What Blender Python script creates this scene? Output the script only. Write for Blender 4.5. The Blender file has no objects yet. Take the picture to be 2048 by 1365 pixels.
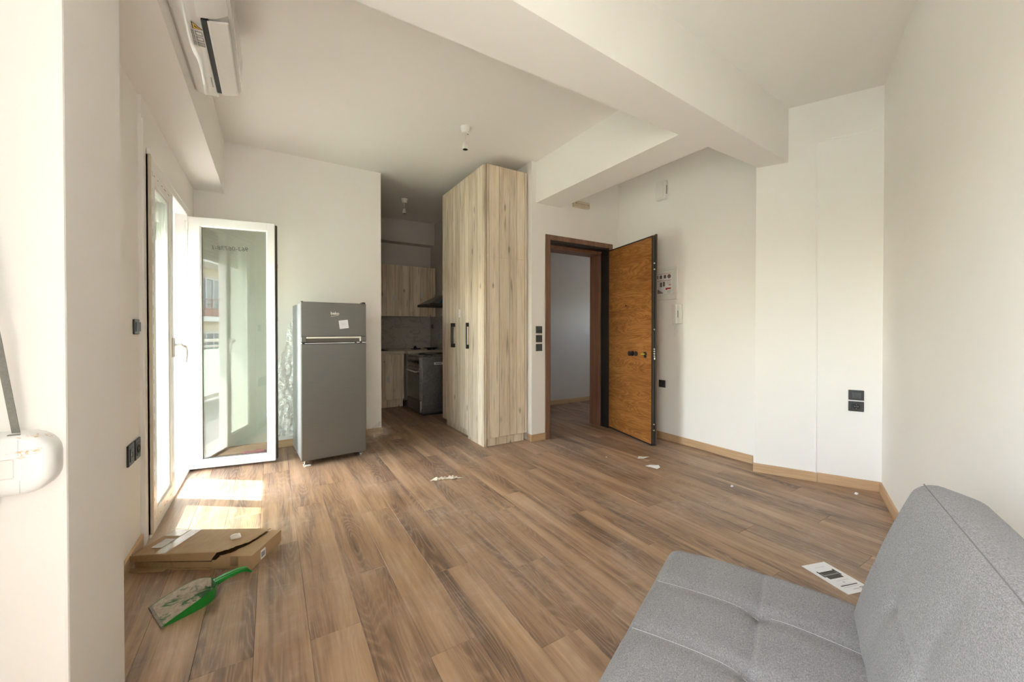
import bpy, bmesh, math, random
from mathutils import Vector, Matrix, Quaternion, noise as mnoise
random.seed(7)
PI = math.pi
D2R = PI / 180
sc = bpy.context.scene
COL = sc.collection

# ------------------------------------------------------------------ camera
F_PX, CY, YAW, PITCH = 782.4, 665.3, 0.55168, -0.008682
CAM_H = 1.18
cam_d = bpy.data.cameras.new('camera')
cam = bpy.data.objects.new('camera', cam_d)
COL.objects.link(cam)
cam_d.sensor_width = 36
cam_d.lens = F_PX * 36 / 2048
cam_d.shift_y = (CY - 682.5) / 2048
cam_d.clip_start = 0.02
cam_d.clip_end = 300
cam.location = (0, 0, CAM_H)
fw = Vector((math.sin(YAW) * math.cos(PITCH), math.cos(YAW) * math.cos(PITCH), math.sin(PITCH)))
cam.rotation_euler = fw.to_track_quat('-Z', 'Y').to_euler()
sc.camera = cam

# ------------------------------------------------------------------ light and colour
sc.view_settings.view_transform = 'Standard'
sc.view_settings.look = 'None'
sc.view_settings.gamma = 1
sc.view_settings.use_curve_mapping = False
sc.view_settings.exposure = 2.2
SUN_ELEV = 45 * D2R
SUN_H = Vector((0.81, -0.58))                       # horizontal travel of the light
world = bpy.data.worlds.new('sky')
sc.world = world
world.use_nodes = True
wn = world.node_tree
bg = wn.nodes['Background']
sky = wn.nodes.new('ShaderNodeTexSky')
sky.sky_type = 'NISHITA'
sky.sun_disc = False
sky.sun_elevation = SUN_ELEV
sky.sun_rotation = math.atan2(-SUN_H.x, -SUN_H.y)
sky.dust_density = 2.0
hs = wn.nodes.new('ShaderNodeHueSaturation')
hs.inputs['Saturation'].default_value = .6            # hazy summer sky
wn.links.new(sky.outputs[0], hs.inputs['Color'])
wn.links.new(hs.outputs[0], bg.inputs[0])
bg.inputs[1].default_value = 0.8
sun_d = bpy.data.lights.new('sun', 'SUN')
sun_d.energy = 6.0
sun_d.angle = 0.009
sun_d.color = (1.0, 0.945, 0.865)
sun = bpy.data.objects.new('sun', sun_d)
COL.objects.link(sun)
sd = Vector((SUN_H.x * math.cos(SUN_ELEV), SUN_H.y * math.cos(SUN_ELEV), -math.sin(SUN_ELEV)))
sun.rotation_euler = sd.to_track_quat('-Z', 'Y').to_euler()
sun.location = (-8, 6, 12)


def portal(y0, y1, z0, z1, x):
    d = bpy.data.lights.new('window_portal', 'AREA')
    d.shape = 'RECTANGLE'
    d.size = y1 - y0
    d.size_y = z1 - z0
    d.cycles.is_portal = True
    o = bpy.data.objects.new('window_portal', d)
    COL.objects.link(o)
    o.location = (x, (y0 + y1) / 2, (z0 + z1) / 2)
    o.rotation_euler = Vector((1, 0, 0)).to_track_quat('-Z', 'Z').to_euler()


portal(2.95, 4.15, 0.02, 1.9, -0.80)
portal(-0.72, 0.6, 0.05, 2.19, -0.87)
try:
    sc.cycles.use_denoising = True
    sc.cycles.denoiser = 'OPENIMAGEDENOISE'
    sc.cycles.max_bounces = 14
    sc.cycles.diffuse_bounces = 8
    sc.cycles.transparent_max_bounces = 24
    sc.cycles.sample_clamp_indirect = 8
    sc.cycles.caustics_reflective = False
    sc.cycles.caustics_refractive = False
except Exception:
    pass


# ------------------------------------------------------------------ node helpers
class M:
    def __init__(s, name):
        s.m = bpy.data.materials.new(name)
        s.m.use_nodes = True
        s.t = s.m.node_tree
        s.b = s.t.nodes['Principled BSDF']
        s.out = s.t.nodes['Material Output']

    def n(s, kind, props=None, **inp):
        nd = s.t.nodes.new('ShaderNode' + kind)
        for k, v in (props or {}).items():
            setattr(nd, k, v)
        for k, v in inp.items():
            key = int(k[1:]) if k[0] == 'i' and k[1:].isdigit() else k.replace('_', ' ')
            s.set(nd.inputs[key], v)
        return nd

    def set(s, sock, v):
        if isinstance(v, bpy.types.NodeSocket):
            s.t.links.new(v, sock)
        else:
            sock.default_value = v

    def P(s, **kw):
        for k, v in kw.items():
            s.set(s.b.inputs[k.replace('_', ' ')], v)
        return s

    def math(s, op, a, b=0.0, clamp=False):
        nd = s.n('Math', {'operation': op, 'use_clamp': clamp})
        s.set(nd.inputs[0], a)
        s.set(nd.inputs[1], b)
        return nd.outputs[0]

    def vmath(s, op, a, b=(0, 0, 0)):
        nd = s.n('VectorMath', {'operation': op})
        s.set(nd.inputs[0], a)
        s.set(nd.inputs[1], b)
        return nd.outputs[1] if op == 'DOT_PRODUCT' else nd.outputs[0]

    def ramp(s, fac, stops):
        nd = s.n('ValToRGB')
        el = nd.color_ramp.elements
        while len(el) > 1:
            el.remove(el[0])
        el[0].position = stops[0][0]
        el[0].color = (*stops[0][1], 1)
        for p, c in stops[1:]:
            e = el.new(p)
            e.color = (*c, 1)
        s.set(nd.inputs[0], fac)
        return nd.outputs[0]

    def fr(s, fac, a, b):
        return s.n('MapRange', {'clamp': True}, i0=fac, i1=a, i2=b).outputs[0]

    def mix(s, fac, a, b, mode='MIX'):
        nd = s.n('Mix', {'data_type': 'RGBA', 'blend_type': mode})
        s.set(nd.inputs[0], fac)
        for i, v in ((6, a), (7, b)):
            s.set(nd.inputs[i], (*v, 1) if isinstance(v, tuple) and len(v) == 3 else v)
        return nd.outputs[2]

    def noise(s, vec, scale, detail=3, rough=.5, dist=0.):
        nd = s.n('TexNoise', {}, Scale=scale, Detail=detail, Roughness=rough, Distortion=dist)
        if vec is not None:
            s.set(nd.inputs['Vector'], vec)
        return nd.outputs[0]

    def bump(s, h, strength=.2, dist=.01):
        nd = s.n('Bump', {}, Strength=strength, Distance=dist)
        s.set(nd.inputs['Height'], h)
        s.set(s.b.inputs['Normal'], nd.outputs[0])
        return nd.outputs[0]

    def obj(s):
        return s.n('TexCoord').outputs['Object']

    def pos(s):
        return s.n('NewGeometry').outputs['Position']

    def scale(s, v, xyz):
        return s.vmath('MULTIPLY', v, xyz)


def plain(name, col, rough=.5, metal=0., spec=None, var=.04, nscale=30, bump=0.):
    m = M(name)
    v = m.obj()
    n = m.noise(v, nscale, 4, .6)
    c = m.mix(m.fr(n, .3, .7), tuple(x * (1 - var) for x in col), tuple(min(1, x * (1 + var)) for x in col))
    m.P(Base_Color=c, Roughness=rough, Metallic=metal)
    if spec is not None:
        m.P(Specular_IOR_Level=spec)
    if bump:
        m.bump(m.noise(v, nscale * 4, 3), bump, .003)
    return m.m


def paint(name, col):
    m = M(name)
    p = m.pos()
    n = m.noise(p, 1.3, 3)
    f = m.noise(p, 60, 5, .6)
    c = m.mix(m.fr(n, .3, .75), tuple(x * .975 for x in col), col)
    m.P(Base_Color=c, Roughness=.75, Specular_IOR_Level=.25)
    m.bump(m.math('ADD', m.math('MULTIPLY', n, 2.0), m.math('MULTIPLY', f, .35)), .10, .01)
    return m.m


W_PAINT = paint('wall_paint', (.87, .848, .818))
C_PAINT = paint('ceiling_paint', (.86, .838, .808))
SHADED_PAINT = paint('shaded_wall_paint', (.62, .585, .54))  # wall paint darkened and warmed to imitate dim light in kitchen and hall


def plank_mat():
    m = M('floor_plank_wood')
    o = m.obj()
    rnd = m.n('ObjectInfo').outputs['Random']
    off = m.n('CombineXYZ', {}, X=m.math('MULTIPLY', rnd, 37.0), Y=m.math('MULTIPLY', rnd, 91.0), Z=m.math('MULTIPLY', rnd, 13.0)).outputs[0]
    v = m.vmath('ADD', o, off)
    big = m.noise(m.scale(v, (8, .9, 1)), 1.0, 4, .55, .5)
    ring = m.noise(m.scale(v, (6.5, .9, 1)), 1.0, 1.5, .45, .25)
    fr = m.math('FRACT', m.math('MULTIPLY', ring, 26.0))
    line = m.math('SUBTRACT', 1.0, m.fr(m.math('ABSOLUTE', m.math('SUBTRACT', fr, .5)), .0, .30))
    fib = m.noise(m.scale(v, (150, 4, 1)), 1.0, 4, .7)
    fib2 = m.noise(m.scale(v, (40, 1.2, 1)), 1.0, 4, .65)
    t = m.math('ADD', m.math('MULTIPLY', big, .70), m.math('MULTIPLY', fib2, .30))
    t = m.math('ADD', t, m.math('MULTIPLY', m.math('SUBTRACT', rnd, .5), .06))
    c = m.ramp(t, [(.36, (.080, .045, .032)), (.43, (.160, .094, .060)), (.50, (.275, .165, .096)), (.57, (.400, .250, .145)), (.66, (.52, .355, .225))])
    c = m.mix(m.math('MULTIPLY', line, m.fr(fib, .25, .75)), c, (.40, .265, .165))
    c2 = m.mix(.20, c, m.mix(m.fr(fib, .3, .7), (.10, .055, .035), (.42, .28, .17)))
    # pale building dust trodden over the boards
    p = m.pos()
    d1 = m.fr(m.noise(m.scale(p, (1, 1, 1)), 1.4, 5, .65, .4), .42, .66)
    d2 = m.fr(m.noise(m.scale(p, (1, 1, 1)), 9.0, 5, .7, 1.5), .50, .75)
    sw = m.fr(m.noise(m.scale(p, (3.0, 14.0, 1)), 1.0, 4, .6, 2.2), .58, .72)
    dust = m.math('MULTIPLY', d1, m.math('ADD', m.math('MULTIPLY', d2, .40), m.math('ADD', .16, m.math('MULTIPLY', sw, .22))))
    c3 = m.mix(m.math('MULTIPLY', dust, .95), c2, (.60, .51, .44))
    m.P(Base_Color=c3, Roughness=m.math('ADD', .40, m.math('MULTIPLY', dust, .35)), Specular_IOR_Level=.45)
    m.bump(m.math('ADD', fib, m.math('MULTIPLY', line, .6)), .12, .002)
    return m.m


PLANK = plank_mat()


def oak(name, lo, hi, axis):
    m = M(name)
    v = m.pos()
    s = {'h': (3, 3, 60), 'z': (60, 60, 3)}[axis]
    f = m.noise(m.scale(v, s), 1.0, 4, .6, .3)
    g = m.noise(m.scale(v, tuple(x * .25 for x in s)), 1.0, 3, .5, .6)
    c = m.mix(m.fr(m.math('ADD', m.math('MULTIPLY', f, .5), m.math('MULTIPLY', g, .5)), .35, .65), lo, hi)
    m.P(Base_Color=c, Roughness=.5)
    return m.m


SKIRT = oak('oak_skirting', (.46, .29, .155), (.62, .43, .26), 'h')
WALNUT = oak('walnut_casing', (.15, .072, .042), (.25, .130, .080), 'z')


def veneer():
    m = M('door_veneer')
    v = m.obj()
    g = m.noise(m.scale(v, (2.2, 2, 12)), 1.0, 4, .55, .9)
    f = m.noise(m.scale(v, (7, 7, 190)), 1.0, 4, .65, .3)
    ring = m.noise(m.scale(v, (1.4, 1, 8)), 1.0, 2, .5, .8)
    fr = m.math('ABSOLUTE', m.math('SUBTRACT', m.math('FRACT', m.math('MULTIPLY', ring, 16.0)), .5))
    t = m.math('ADD', m.math('ADD', m.math('MULTIPLY', g, .48), m.math('MULTIPLY', f, .36)), m.math('MULTIPLY', fr, .34))
    c = m.ramp(t, [(.30, (.145, .048, .010)), (.46, (.270, .100, .022)), (.60, (.385, .165, .042)), (.74, (.47, .225, .07))])
    m.P(Base_Color=c, Roughness=.42)
    m.bump(f, .08, .002)
    return m.m


VENEER = veneer()


def laminate(name, tint=1.0):
    m = M(name)
    v = m.obj()
    sp = m.n('SeparateXYZ', {}, Vector=v)
    h = m.math('ADD', sp.outputs[0], sp.outputs[1])
    z = sp.outputs[2]
    w = m.math('ADD', m.math('MULTIPLY', h, 9.3), .37)
    vor = m.n('TexVoronoi', {'voronoi_dimensions': '1D', 'feature': 'F1'}, W=w, Scale=1.0, Randomness=.55)
    edge = m.n('TexVoronoi', {'voronoi_dimensions': '1D', 'feature': 'DISTANCE_TO_EDGE'}, W=w, Scale=1.0, Randomness=.55)
    cell = m.n('SeparateColor', {}, Color=vor.outputs['Color']).outputs[0]
    vec = m.n('CombineXYZ', {}, X=h, Y=m.math('MULTIPLY', cell, 23.0), Z=z).outputs[0]
    g = m.noise(m.scale(vec, (14, 1, 1.5)), 1.0, 4, .6, .6)
    f = m.noise(m.scale(vec, (95, 1, 3.2)), 1.0, 4, .65, .2)
    blot = m.noise(m.scale(vec, (5, 1, 2.2)), 1.0, 3, .5, .3)
    t = m.math('ADD', m.math('MULTIPLY', g, .55), m.math('MULTIPLY', f, .45))
    c = m.ramp(t, [(.32, (.36, .265, .18)), (.44, (.65, .53, .39)), (.54, (.81, .70, .545)), (.66, (.88, .80, .67))])
    c = m.mix(m.math('MULTIPLY', m.fr(blot, .5, .75), .30), c, (.40, .37, .33))
    c = m.mix(.38, c, m.mix(cell, (.88, .77, .62), (.56, .45, .33)), 'MIX')
    # knots and drips of dark grain
    kv = m.n('TexVoronoi', {'voronoi_dimensions': '2D', 'feature': 'F1'}, Vector=m.n('CombineXYZ', {}, X=m.math('MULTIPLY', h, 5.0), Y=m.math('MULTIPLY', z, 2.4)).outputs[0], Scale=1.0, Randomness=1.0)
    kn = m.math('SUBTRACT', 1.0, m.fr(m.math('ADD', kv.outputs['Distance'], m.math('MULTIPLY', m.math('SUBTRACT', f, .5), .25)), .02, .10))
    kc = m.n('SeparateColor', {}, Color=kv.outputs['Color']).outputs[1]
    kn = m.math('MULTIPLY', kn, m.fr(kc, .45, .9))
    c = m.mix(m.math('MULTIPLY', kn, .75), c, (.115, .085, .062))
    kd = m.fr(m.noise(m.scale(vec, (26, 1, 1.7)), 1.0, 2, .5, .3), .66, .74)
    c = m.mix(m.math('MULTIPLY', kd, .6), c, (.15, .112, .08))
    e = m.math('SUBTRACT', 1.0, m.fr(edge.outputs['Distance'], .008, .028))
    e = m.math('MULTIPLY', e, m.fr(m.noise(m.scale(vec, (3, 1, 3)), 1.0, 2), .25, .55))
    c = m.mix(e, c, (.11, .083, .06))
    if tint != 1.0:
        c = m.mix(1.0, c, (tint, tint, tint), 'MULTIPLY')
    m.P(Base_Color=c, Roughness=.55, Specular_IOR_Level=.35)
    m.bump(m.math('SUBTRACT', f, m.math('MULTIPLY', e, 1.5)), .15, .002)
    return m.m


LAM = laminate('whitewashed_plank_laminate')


def fabric():
    m = M('grey_fabric')
    v = m.obj()
    a = m.noise(m.scale(v, (700, 240, 500)), 1.0, 2, .6)
    b = m.noise(m.scale(v, (240, 700, 500)), 1.0, 2, .6)
    big = m.noise(v, 6, 3)
    t = m.math('ADD', m.math('MULTIPLY', a, .5), m.math('MULTIPLY', b, .5))
    c = m.ramp(t, [(.34, (.125, .119, .118)), (.5, (.225, .214, .211)), (.66, (.345, .328, .323))])
    c = m.mix(m.math('MULTIPLY', big, .15), c, (.20, .20, .20))
    m.P(Base_Color=c, Roughness=.95, Specular_IOR_Level=.1)
    m.b.inputs['Sheen Weight'].default_value = .1
    m.bump(t, .5, .002)
    return m.m


FABRIC = fabric()


def cardboard():
    m = M('cardboard')
    v = m.obj()
    f = m.noise(m.scale(v, (160, 14, 60)), 1.0, 3)
    g = m.noise(v, 5, 3)
    c = m.mix(m.fr(f, .3, .7), (.30, .185, .085), (.38, .245, .125))
    c = m.mix(m.fr(g, .35, .75), c, (.42, .285, .15))
    m.P(Base_Color=c, Roughness=.75)
    m.bump(f, .05, .002)
    return m.m


CARD = cardboard()
CARD_SHADE = plain('shaded_cardboard', (.20, .12, .055), .9)  # darker cardboard copy, shade inside the box put into its colour


def glass(name, tint=(.93, .97, .94), refl0=.085, rough=.0, cloud=0.):
    m = M(name)
    geo = m.n('NewGeometry')
    cosv = m.math('ABSOLUTE', m.vmath('DOT_PRODUCT', geo.outputs['Incoming'], geo.outputs['Normal']))
    f = m.math('POWER', m.math('SUBTRACT', 1.0, cosv), 5.0)
    f = m.math('ADD', refl0, m.math('MULTIPLY', f, 1 - refl0), True)
    tr = m.n('BsdfTransparent', {}, Color=(*tint, 1))
    gl = m.n('BsdfGlossy', {}, Color=(1, 1, 1, 1), Roughness=rough)
    mx = m.n('MixShader', {}, i0=f, i1=tr.outputs[0], i2=gl.outputs[0])
    last = mx
    if cloud:
        df = m.n('BsdfDiffuse', {}, Color=(.75, .76, .74, 1))
        d = m.math('MULTIPLY', m.fr(m.noise(m.obj(), 3.0, 4), .35, .7), cloud)
        last = m.n('MixShader', {}, i0=d, i1=mx.outputs[0], i2=df.outputs[0])
    m.t.links.new(last.outputs[0], m.out.inputs[0])
    return m.m


GLASS = glass('window_glass', (.80, .84, .80), refl0=.065, cloud=.03)


def frosted():
    m = M('frosted_balcony_glass')
    tl = m.n('BsdfTranslucent', {}, Color=(.80, .90, .80, 1))
    df = m.n('BsdfDiffuse', {}, Color=(.70, .78, .70, 1))
    a_ = m.n('MixShader', {}, i0=.35, i1=tl.outputs[0], i2=df.outputs[0])
    m.t.links.new(a_.outputs[0], m.out.inputs[0])
    return m.m


FROST = frosted()
DARKGLASS = plain('far_window_glass', (.14, .16, .18), .08)


def film(name, clear, bumpk=.6, scale=26):
    m = M(name)
    v = m.obj()
    n = m.noise(v, scale, 5, .7, 1.2)
    nb = m.n('Bump', {}, Strength=bumpk, Distance=.02, Height=n)
    tr = m.n('BsdfTransparent', {}, Color=(.97, .97, .97, 1))
    gl = m.n('BsdfGlossy', {}, Color=(1, 1, 1, 1), Roughness=.12, Normal=nb.outputs[0])
    df = m.n('BsdfTranslucent', {}, Color=(.85, .87, .9, 1))
    rid = m.fr(m.noise(m.scale(v, (1.6, 1.0, .55)), scale * .40, 4, .55, 2.2), .58, .68)  # streak mask: white crease highlights painted into the film
    fac = m.math('MULTIPLY', m.fr(n, .40, .72), 1 - clear)
    fac = m.math('ADD', fac, m.math('MULTIPLY', rid, (1 - clear) * .5))
    a = m.n('MixShader', {}, i0=m.math('ADD', fac, .07), i1=tr.outputs[0], i2=gl.outputs[0])
    b = m.n('MixShader', {}, i0=m.math('ADD', .03, m.math('MULTIPLY', rid, (1 - clear) * .75)), i1=a.outputs[0], i2=df.outputs[0])
    m.t.links.new(b.outputs[0], m.out.inputs[0])
    return m.m


FILM = film('clear_plastic_film', .30)
FILM2 = film('thin_clear_film', .72, .3, 14)
WRAP = film('stretch_wrap', .80, .4, 34)
TAPE = film('clear_parcel_tape', .95, .05, 6)


def marble():
    m = M('marble_backsplash')
    v = m.obj()
    h = m.vmath('ADD', v, (0, 0, 0))
    n = m.noise(m.scale(h, (1.0, 1.0, 2.4)), 2.2, 5, .6, 1.4)
    ve = m.math('SUBTRACT', 1.0, m.fr(m.math('ABSOLUTE', m.math('SUBTRACT', n, .5)), .0, .03))
    c = m.mix(m.math('MULTIPLY', ve, .45), (.44, .41, .37), (.20, .185, .165))
    m.P(Base_Color=c, Roughness=.25)
    return m.m


MARBLE = marble()


def steel():
    m = M('silver_grey_fridge_steel')
    v = m.obj()
    f = m.noise(m.scale(v, (4, 4, 220)), 1.0, 3)
    c = m.mix(f, (.165, .160, .146), (.205, .198, .182))
    m.P(Base_Color=c, Roughness=.40, Metallic=.6)
    return m.m


STEEL = steel()
STEEL_SIDE = plain('fridge_side_grey', (.33, .33, .33), .45, .3)
PVC = plain('white_pvc', (.80, .79, .765), .30, spec=.5, var=.01)
PLASTIC = plain('white_plastic', (.80, .785, .76), .32, var=.01)
GLOSSW = plain('glossy_white_plastic', (.80, .79, .775), .10, spec=.6, var=.01)
GASKET = plain('grey_rubber_gasket', (.10, .10, .10), .7)
BLACKP = plain('anthracite_plastic', (.035, .036, .038), .38, spec=.5)
BLACKM = plain('black_powder_coat', (.016, .015, .014), .45, spec=.4)
GREYM = plain('dark_grey_steel', (.045, .042, .038), .5, spec=.4)
CHROME = plain('chrome', (.75, .74, .72), .18, 1.0)
CREAM = plain('cream_bright_trim', (.80, .76, .66), .3, .3)
PAPER = plain('white_paper', (.82, .82, .84), .8, var=.02)
PAPERD = plain('dingy_paper', (.62, .60, .57), .85, var=.08, nscale=60)
INK = plain('black_ink', (.02, .02, .022), .6)
INKG = plain('grey_ink', (.30, .30, .31), .7)
INKL = plain('faint_grey_ink', (.50, .50, .52), .8)
INKR = plain('red_ink', (.50, .03, .025), .6)
INKB = plain('brown_print', (.22, .14, .09), .7)
MARKER = plain('marker_ink', (.03, .035, .03), .6)
YELLOW = plain('warning_yellow', (.62, .38, .03), .5)
KEYG = plain('key_cover_yellow_green', (.50, .62, .02), .4)
BLUEF = plain('blue_protective_film', (.020, .13, .32), .25, bump=.3)
DARKBLUE = plain('dark_blue_plastic', (.012, .018, .06), .4)
OVEN = plain('oven_enamel', (.05, .045, .04), .32, .2)
OVENB = plain('oven_black_glass', (.010, .010, .010), .12, spec=.6)
WORKTOP = plain('beige_worktop', (.52, .45, .36), .4, var=.12, nscale=90)
GREYSTRAP = plain('grey_woven_strap', (.22, .22, .20), .9, var=.1, nscale=200)
CONCRETE = plain('balcony_tiles', (.33, .325, .32), .7, var=.1, nscale=14)
STREET = plain('street_asphalt', (.34, .33, .31), .9)
FACADE = plain('cream_render', (.76, .66, .48), .85, var=.04)
FASCIA = plain('pale_slab_edge', (.84, .80, .70), .85, var=.03)
BRICKR = plain('red_brown_railing', (.35, .13, .10), .7)
WHITEM = plain('white_metal', (.78, .78, .78), .45)
PINK = plain('pink_cloth', (.42, .05, .13), .9)
GREENP = plain('green_plastic', (.005, .20, .022), .35, spec=.5)
WHITEFOAM = plain('white_tissue', (.84, .80, .74), .9)


def dusty_green():
    m = M('green_plastic_caked_with_plaster')
    v = m.obj()
    n = m.noise(m.scale(v, (9, 16, 9)), 1.0, 5, .65, .8)
    g = m.noise(v, 60, 4, .6)
    e = m.noise(m.scale(v, (1, 1, 1)), 5.0, 2)
    msk = m.fr(m.math('ADD', n, m.math('MULTIPLY', m.math('SUBTRACT', e, .5), .45)), .41, .46)
    pl = m.mix(m.fr(g, .3, .7), (.36, .30, .235), (.56, .49, .40))
    c = m.mix(msk, (.012, .13, .03), pl)
    m.P(Base_Color=c, Roughness=m.math('ADD', .35, m.math('MULTIPLY', msk, .5)))
    m.bump(m.math('ADD', m.math('MULTIPLY', msk, .8), m.math('MULTIPLY', g, .5)), .5, .006)
    return m.m


DUSTY = dusty_green()


def winder_mat():
    m = M('white_plastic_with_ochre_smears')
    v = m.obj()
    n = m.noise(m.scale(v, (40, 40, 60)), 1.0, 5, .7, 1.0)
    p = m.n('SeparateXYZ', {}, Vector=v)
    dx = m.math('DIVIDE', m.math('SUBTRACT', p.outputs[0], .175), .028)
    dz = m.math('DIVIDE', m.math('SUBTRACT', p.outputs[2], .045), .03)
    d = m.math('SQRT', m.math('ADD', m.math('MULTIPLY', dx, dx), m.math('MULTIPLY', dz, dz)))
    near = m.math('SUBTRACT', 1.0, m.fr(d, .5, 1.6))
    s = m.math('MULTIPLY', m.fr(n, .58, .66), near)
    c = m.mix(m.math('MULTIPLY', s, .85), (.83, .83, .83), (.55, .30, .05))
    m.P(Base_Color=c, Roughness=.28)
    return m.m


WINDER = winder_mat()


# ------------------------------------------------------------------ mesh helpers
class MB:
    """collects shapes and links them as ONE mesh object"""

    def __init__(s):
        s.bm = bmesh.new()

    def box(s, x0, x1, y0, y1, z0, z1, bev=0., seg=1, mat=None):
        if x0 > x1: x0, x1 = x1, x0
        if y0 > y1: y0, y1 = y1, y0
        if z0 > z1: z0, z1 = z1, z0
        vs = [s.bm.verts.new((x, y, z)) for x in (x0, x1) for y in (y0, y1) for z in (z0, z1)]
        fs = []
        for q in ((0, 1, 3, 2), (4, 6, 7, 5), (0, 4, 5, 1), (2, 3, 7, 6), (0, 2, 6, 4), (1, 5, 7, 3)):
            fs.append(s.bm.faces.new([vs[i] for i in q]))
        if mat is not None:
            bmesh.ops.transform(s.bm, matrix=mat, verts=vs)
        if bev:
            es = list({e for f in fs for e in f.edges})
            bmesh.ops.bevel(s.bm, geom=es, offset=bev, segments=seg, affect='EDGES', profile=.5)
        return s

    def prism(s, poly, z0, z1, axis='z'):
        """polygon extruded: axis z -> (x,y); y -> (x,z); x -> (y,z)"""
        def P(a, b, c):
            return {'z': (a, b, c), 'y': (a, c, b), 'x': (c, a, b)}[axis]
        lo = [s.bm.verts.new(P(a, b, z0)) for a, b in poly]
        hi = [s.bm.verts.new(P(a, b, z1)) for a, b in poly]
        fs = [s.bm.faces.new(lo[::-1]), s.bm.faces.new(hi)]
        n = len(poly)
        for i in range(n):
            fs.append(s.bm.faces.new((lo[i], lo[(i + 1) % n], hi[(i + 1) % n], hi[i])))
        bmesh.ops.recalc_face_normals(s.bm, faces=fs)
        return s

    def lathe(s, prof, n=20, axis='z', at=(0, 0, 0)):
        """prof: list of (r, h)"""
        def P(r, a, h):
            c, q = r * math.cos(a), r * math.sin(a)
            v = {'z': (c, q, h), 'y': (c, h, q), 'x': (h, c, q)}[axis]
            return (v[0] + at[0], v[1] + at[1], v[2] + at[2])
        rings = [[s.bm.verts.new(P(max(r, 1e-5), 2 * PI * k / n, h)) for k in range(n)] for r, h in prof]
        fs = []
        for a, b in zip(rings, rings[1:]):
            for k in range(n):
                fs.append(s.bm.faces.new((a[k], a[(k + 1) % n], b[(k + 1) % n], b[k])))
        fs.append(s.bm.faces.new(rings[0][::-1]))
        fs.append(s.bm.faces.new(rings[-1]))
        bmesh.ops.recalc_face_normals(s.bm, faces=fs)
        return s

    def tube(s, pts, r, n=8):
        pts = [Vector(p) for p in pts]
        rings = []
        up = Vector((0, 0, 1))
        for i, p in enumerate(pts):
            t = (pts[min(i + 1, len(pts) - 1)] - pts[max(i - 1, 0)]).normalized()
            a = t.cross(up)
            if a.length < .05:
                a = t.cross(Vector((1, 0, 0)))
            a.normalize()
            b = t.cross(a)
            rr = r[i] if isinstance(r, (list, tuple)) else r
            rings.append([s.bm.verts.new(p + a * rr * math.cos(2 * PI * k / n) + b * rr * math.sin(2 * PI * k / n)) for k in range(n)])
        fs = []
        for a, b in zip(rings, rings[1:]):
            for k in range(n):
                fs.append(s.bm.faces.new((a[k], a[(k + 1) % n], b[(k + 1) % n], b[k])))
        fs.append(s.bm.faces.new(rings[0][::-1]))
        fs.append(s.bm.faces.new(rings[-1]))
        bmesh.ops.recalc_face_normals(s.bm, faces=fs)
        return s

    def grid(s, nu, nv, fn, thick=0., both=False):
        vs = [[s.bm.verts.new(fn(i / nu, j / nv)) for j in range(nv + 1)] for i in range(nu + 1)]
        fs = []
        for i in range(nu):
            for j in range(nv):
                fs.append(s.bm.faces.new((vs[i][j], vs[i + 1][j], vs[i + 1][j + 1], vs[i][j + 1])))
        if thick:
            s.bm.normal_update()
            bmesh.ops.solidify(s.bm, geom=fs, thickness=thick)
        return s

    def poly(s, pts):
        s.bm.faces.new([s.bm.verts.new(p) for p in pts])
        return s

    def build(s, name, mat, parent=None, smooth=False, loc=None, rot=None, angle=None):
        me = bpy.data.meshes.new(name)
        s.bm.normal_update()
        s.bm.to_mesh(me)
        s.bm.free()
        me.materials.append(mat)
        if smooth:
            for p in me.polygons:
                p.use_smooth = True
            if angle:
                try:
                    me.set_sharp_from_angle(angle=angle)
                except Exception:
                    pass
        o = bpy.data.objects.new(name, me)
        COL.objects.link(o)
        if parent is not None:
            o.parent = parent
        if loc is not None:
            o.location = loc
        if rot is not None:
            o.rotation_euler = rot
        return o


def axis_samples(h, r, n):
    e = [h - r * (1 - math.cos(a)) if False else h - r + r * math.sin(a) for a in (0, .26, .52, .79, 1.05, 1.31, PI / 2)]
    inner = [(-1 + 2 * k / n) * (h - r) for k in range(n + 1)]
    return [-x for x in e[::-1]][:-1] + inner + e[1:]


def rounded(hx, hy, hz, r, nx, ny, nz, fn=None):
    """rounded block of half sizes, then displaced by fn(co)"""
    bm = bmesh.new()
    X, Y, Z = axis_samples(hx, r, nx), axis_samples(hy, r, ny), axis_samples(hz, r, nz)

    def put(p):
        q = Vector((max(-hx + r, min(hx - r, p.x)), max(-hy + r, min(hy - r, p.y)), max(-hz + r, min(hz - r, p.z))))
        d = p - q
        if d.length > 1e-9:
            d = d.normalized() * r
        return q + d
    for A, B, mk in ((X, Y, lambda a, b: (Vector((a, b, hz)), Vector((a, b, -hz)))),
                     (X, Z, lambda a, b: (Vector((a, hy, b)), Vector((a, -hy, b)))),
                     (Y, Z, lambda a, b: (Vector((hx, a, b)), Vector((-hx, a, b))))):
        for side in (0, 1):
            g = [[bm.verts.new(put(mk(a, b)[side])) for b in B] for a in A]
            for i in range(len(A) - 1):
                for j in range(len(B) - 1):
                    try:
                        bm.faces.new((g[i][j], g[i + 1][j], g[i + 1][j + 1], g[i][j + 1]))
                    except ValueError:
                        pass
    bmesh.ops.remove_doubles(bm, verts=bm.verts, dist=1e-4)
    bmesh.ops.recalc_face_normals(bm, faces=bm.faces)
    if fn:
        bm.normal_update()
        new = [(v, fn(v.co.copy(), v.normal.copy())) for v in bm.verts]
        for v, c in new:
            v.co = c
    out = MB()
    out.bm.free()
    out.bm = bm
    return out


def tag(o, label=None, cat=None, group=None, kind=None):
    if label: o['label'] = label
    if cat: o['category'] = cat
    if group: o['group'] = group
    if kind: o['kind'] = kind
    return o


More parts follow.
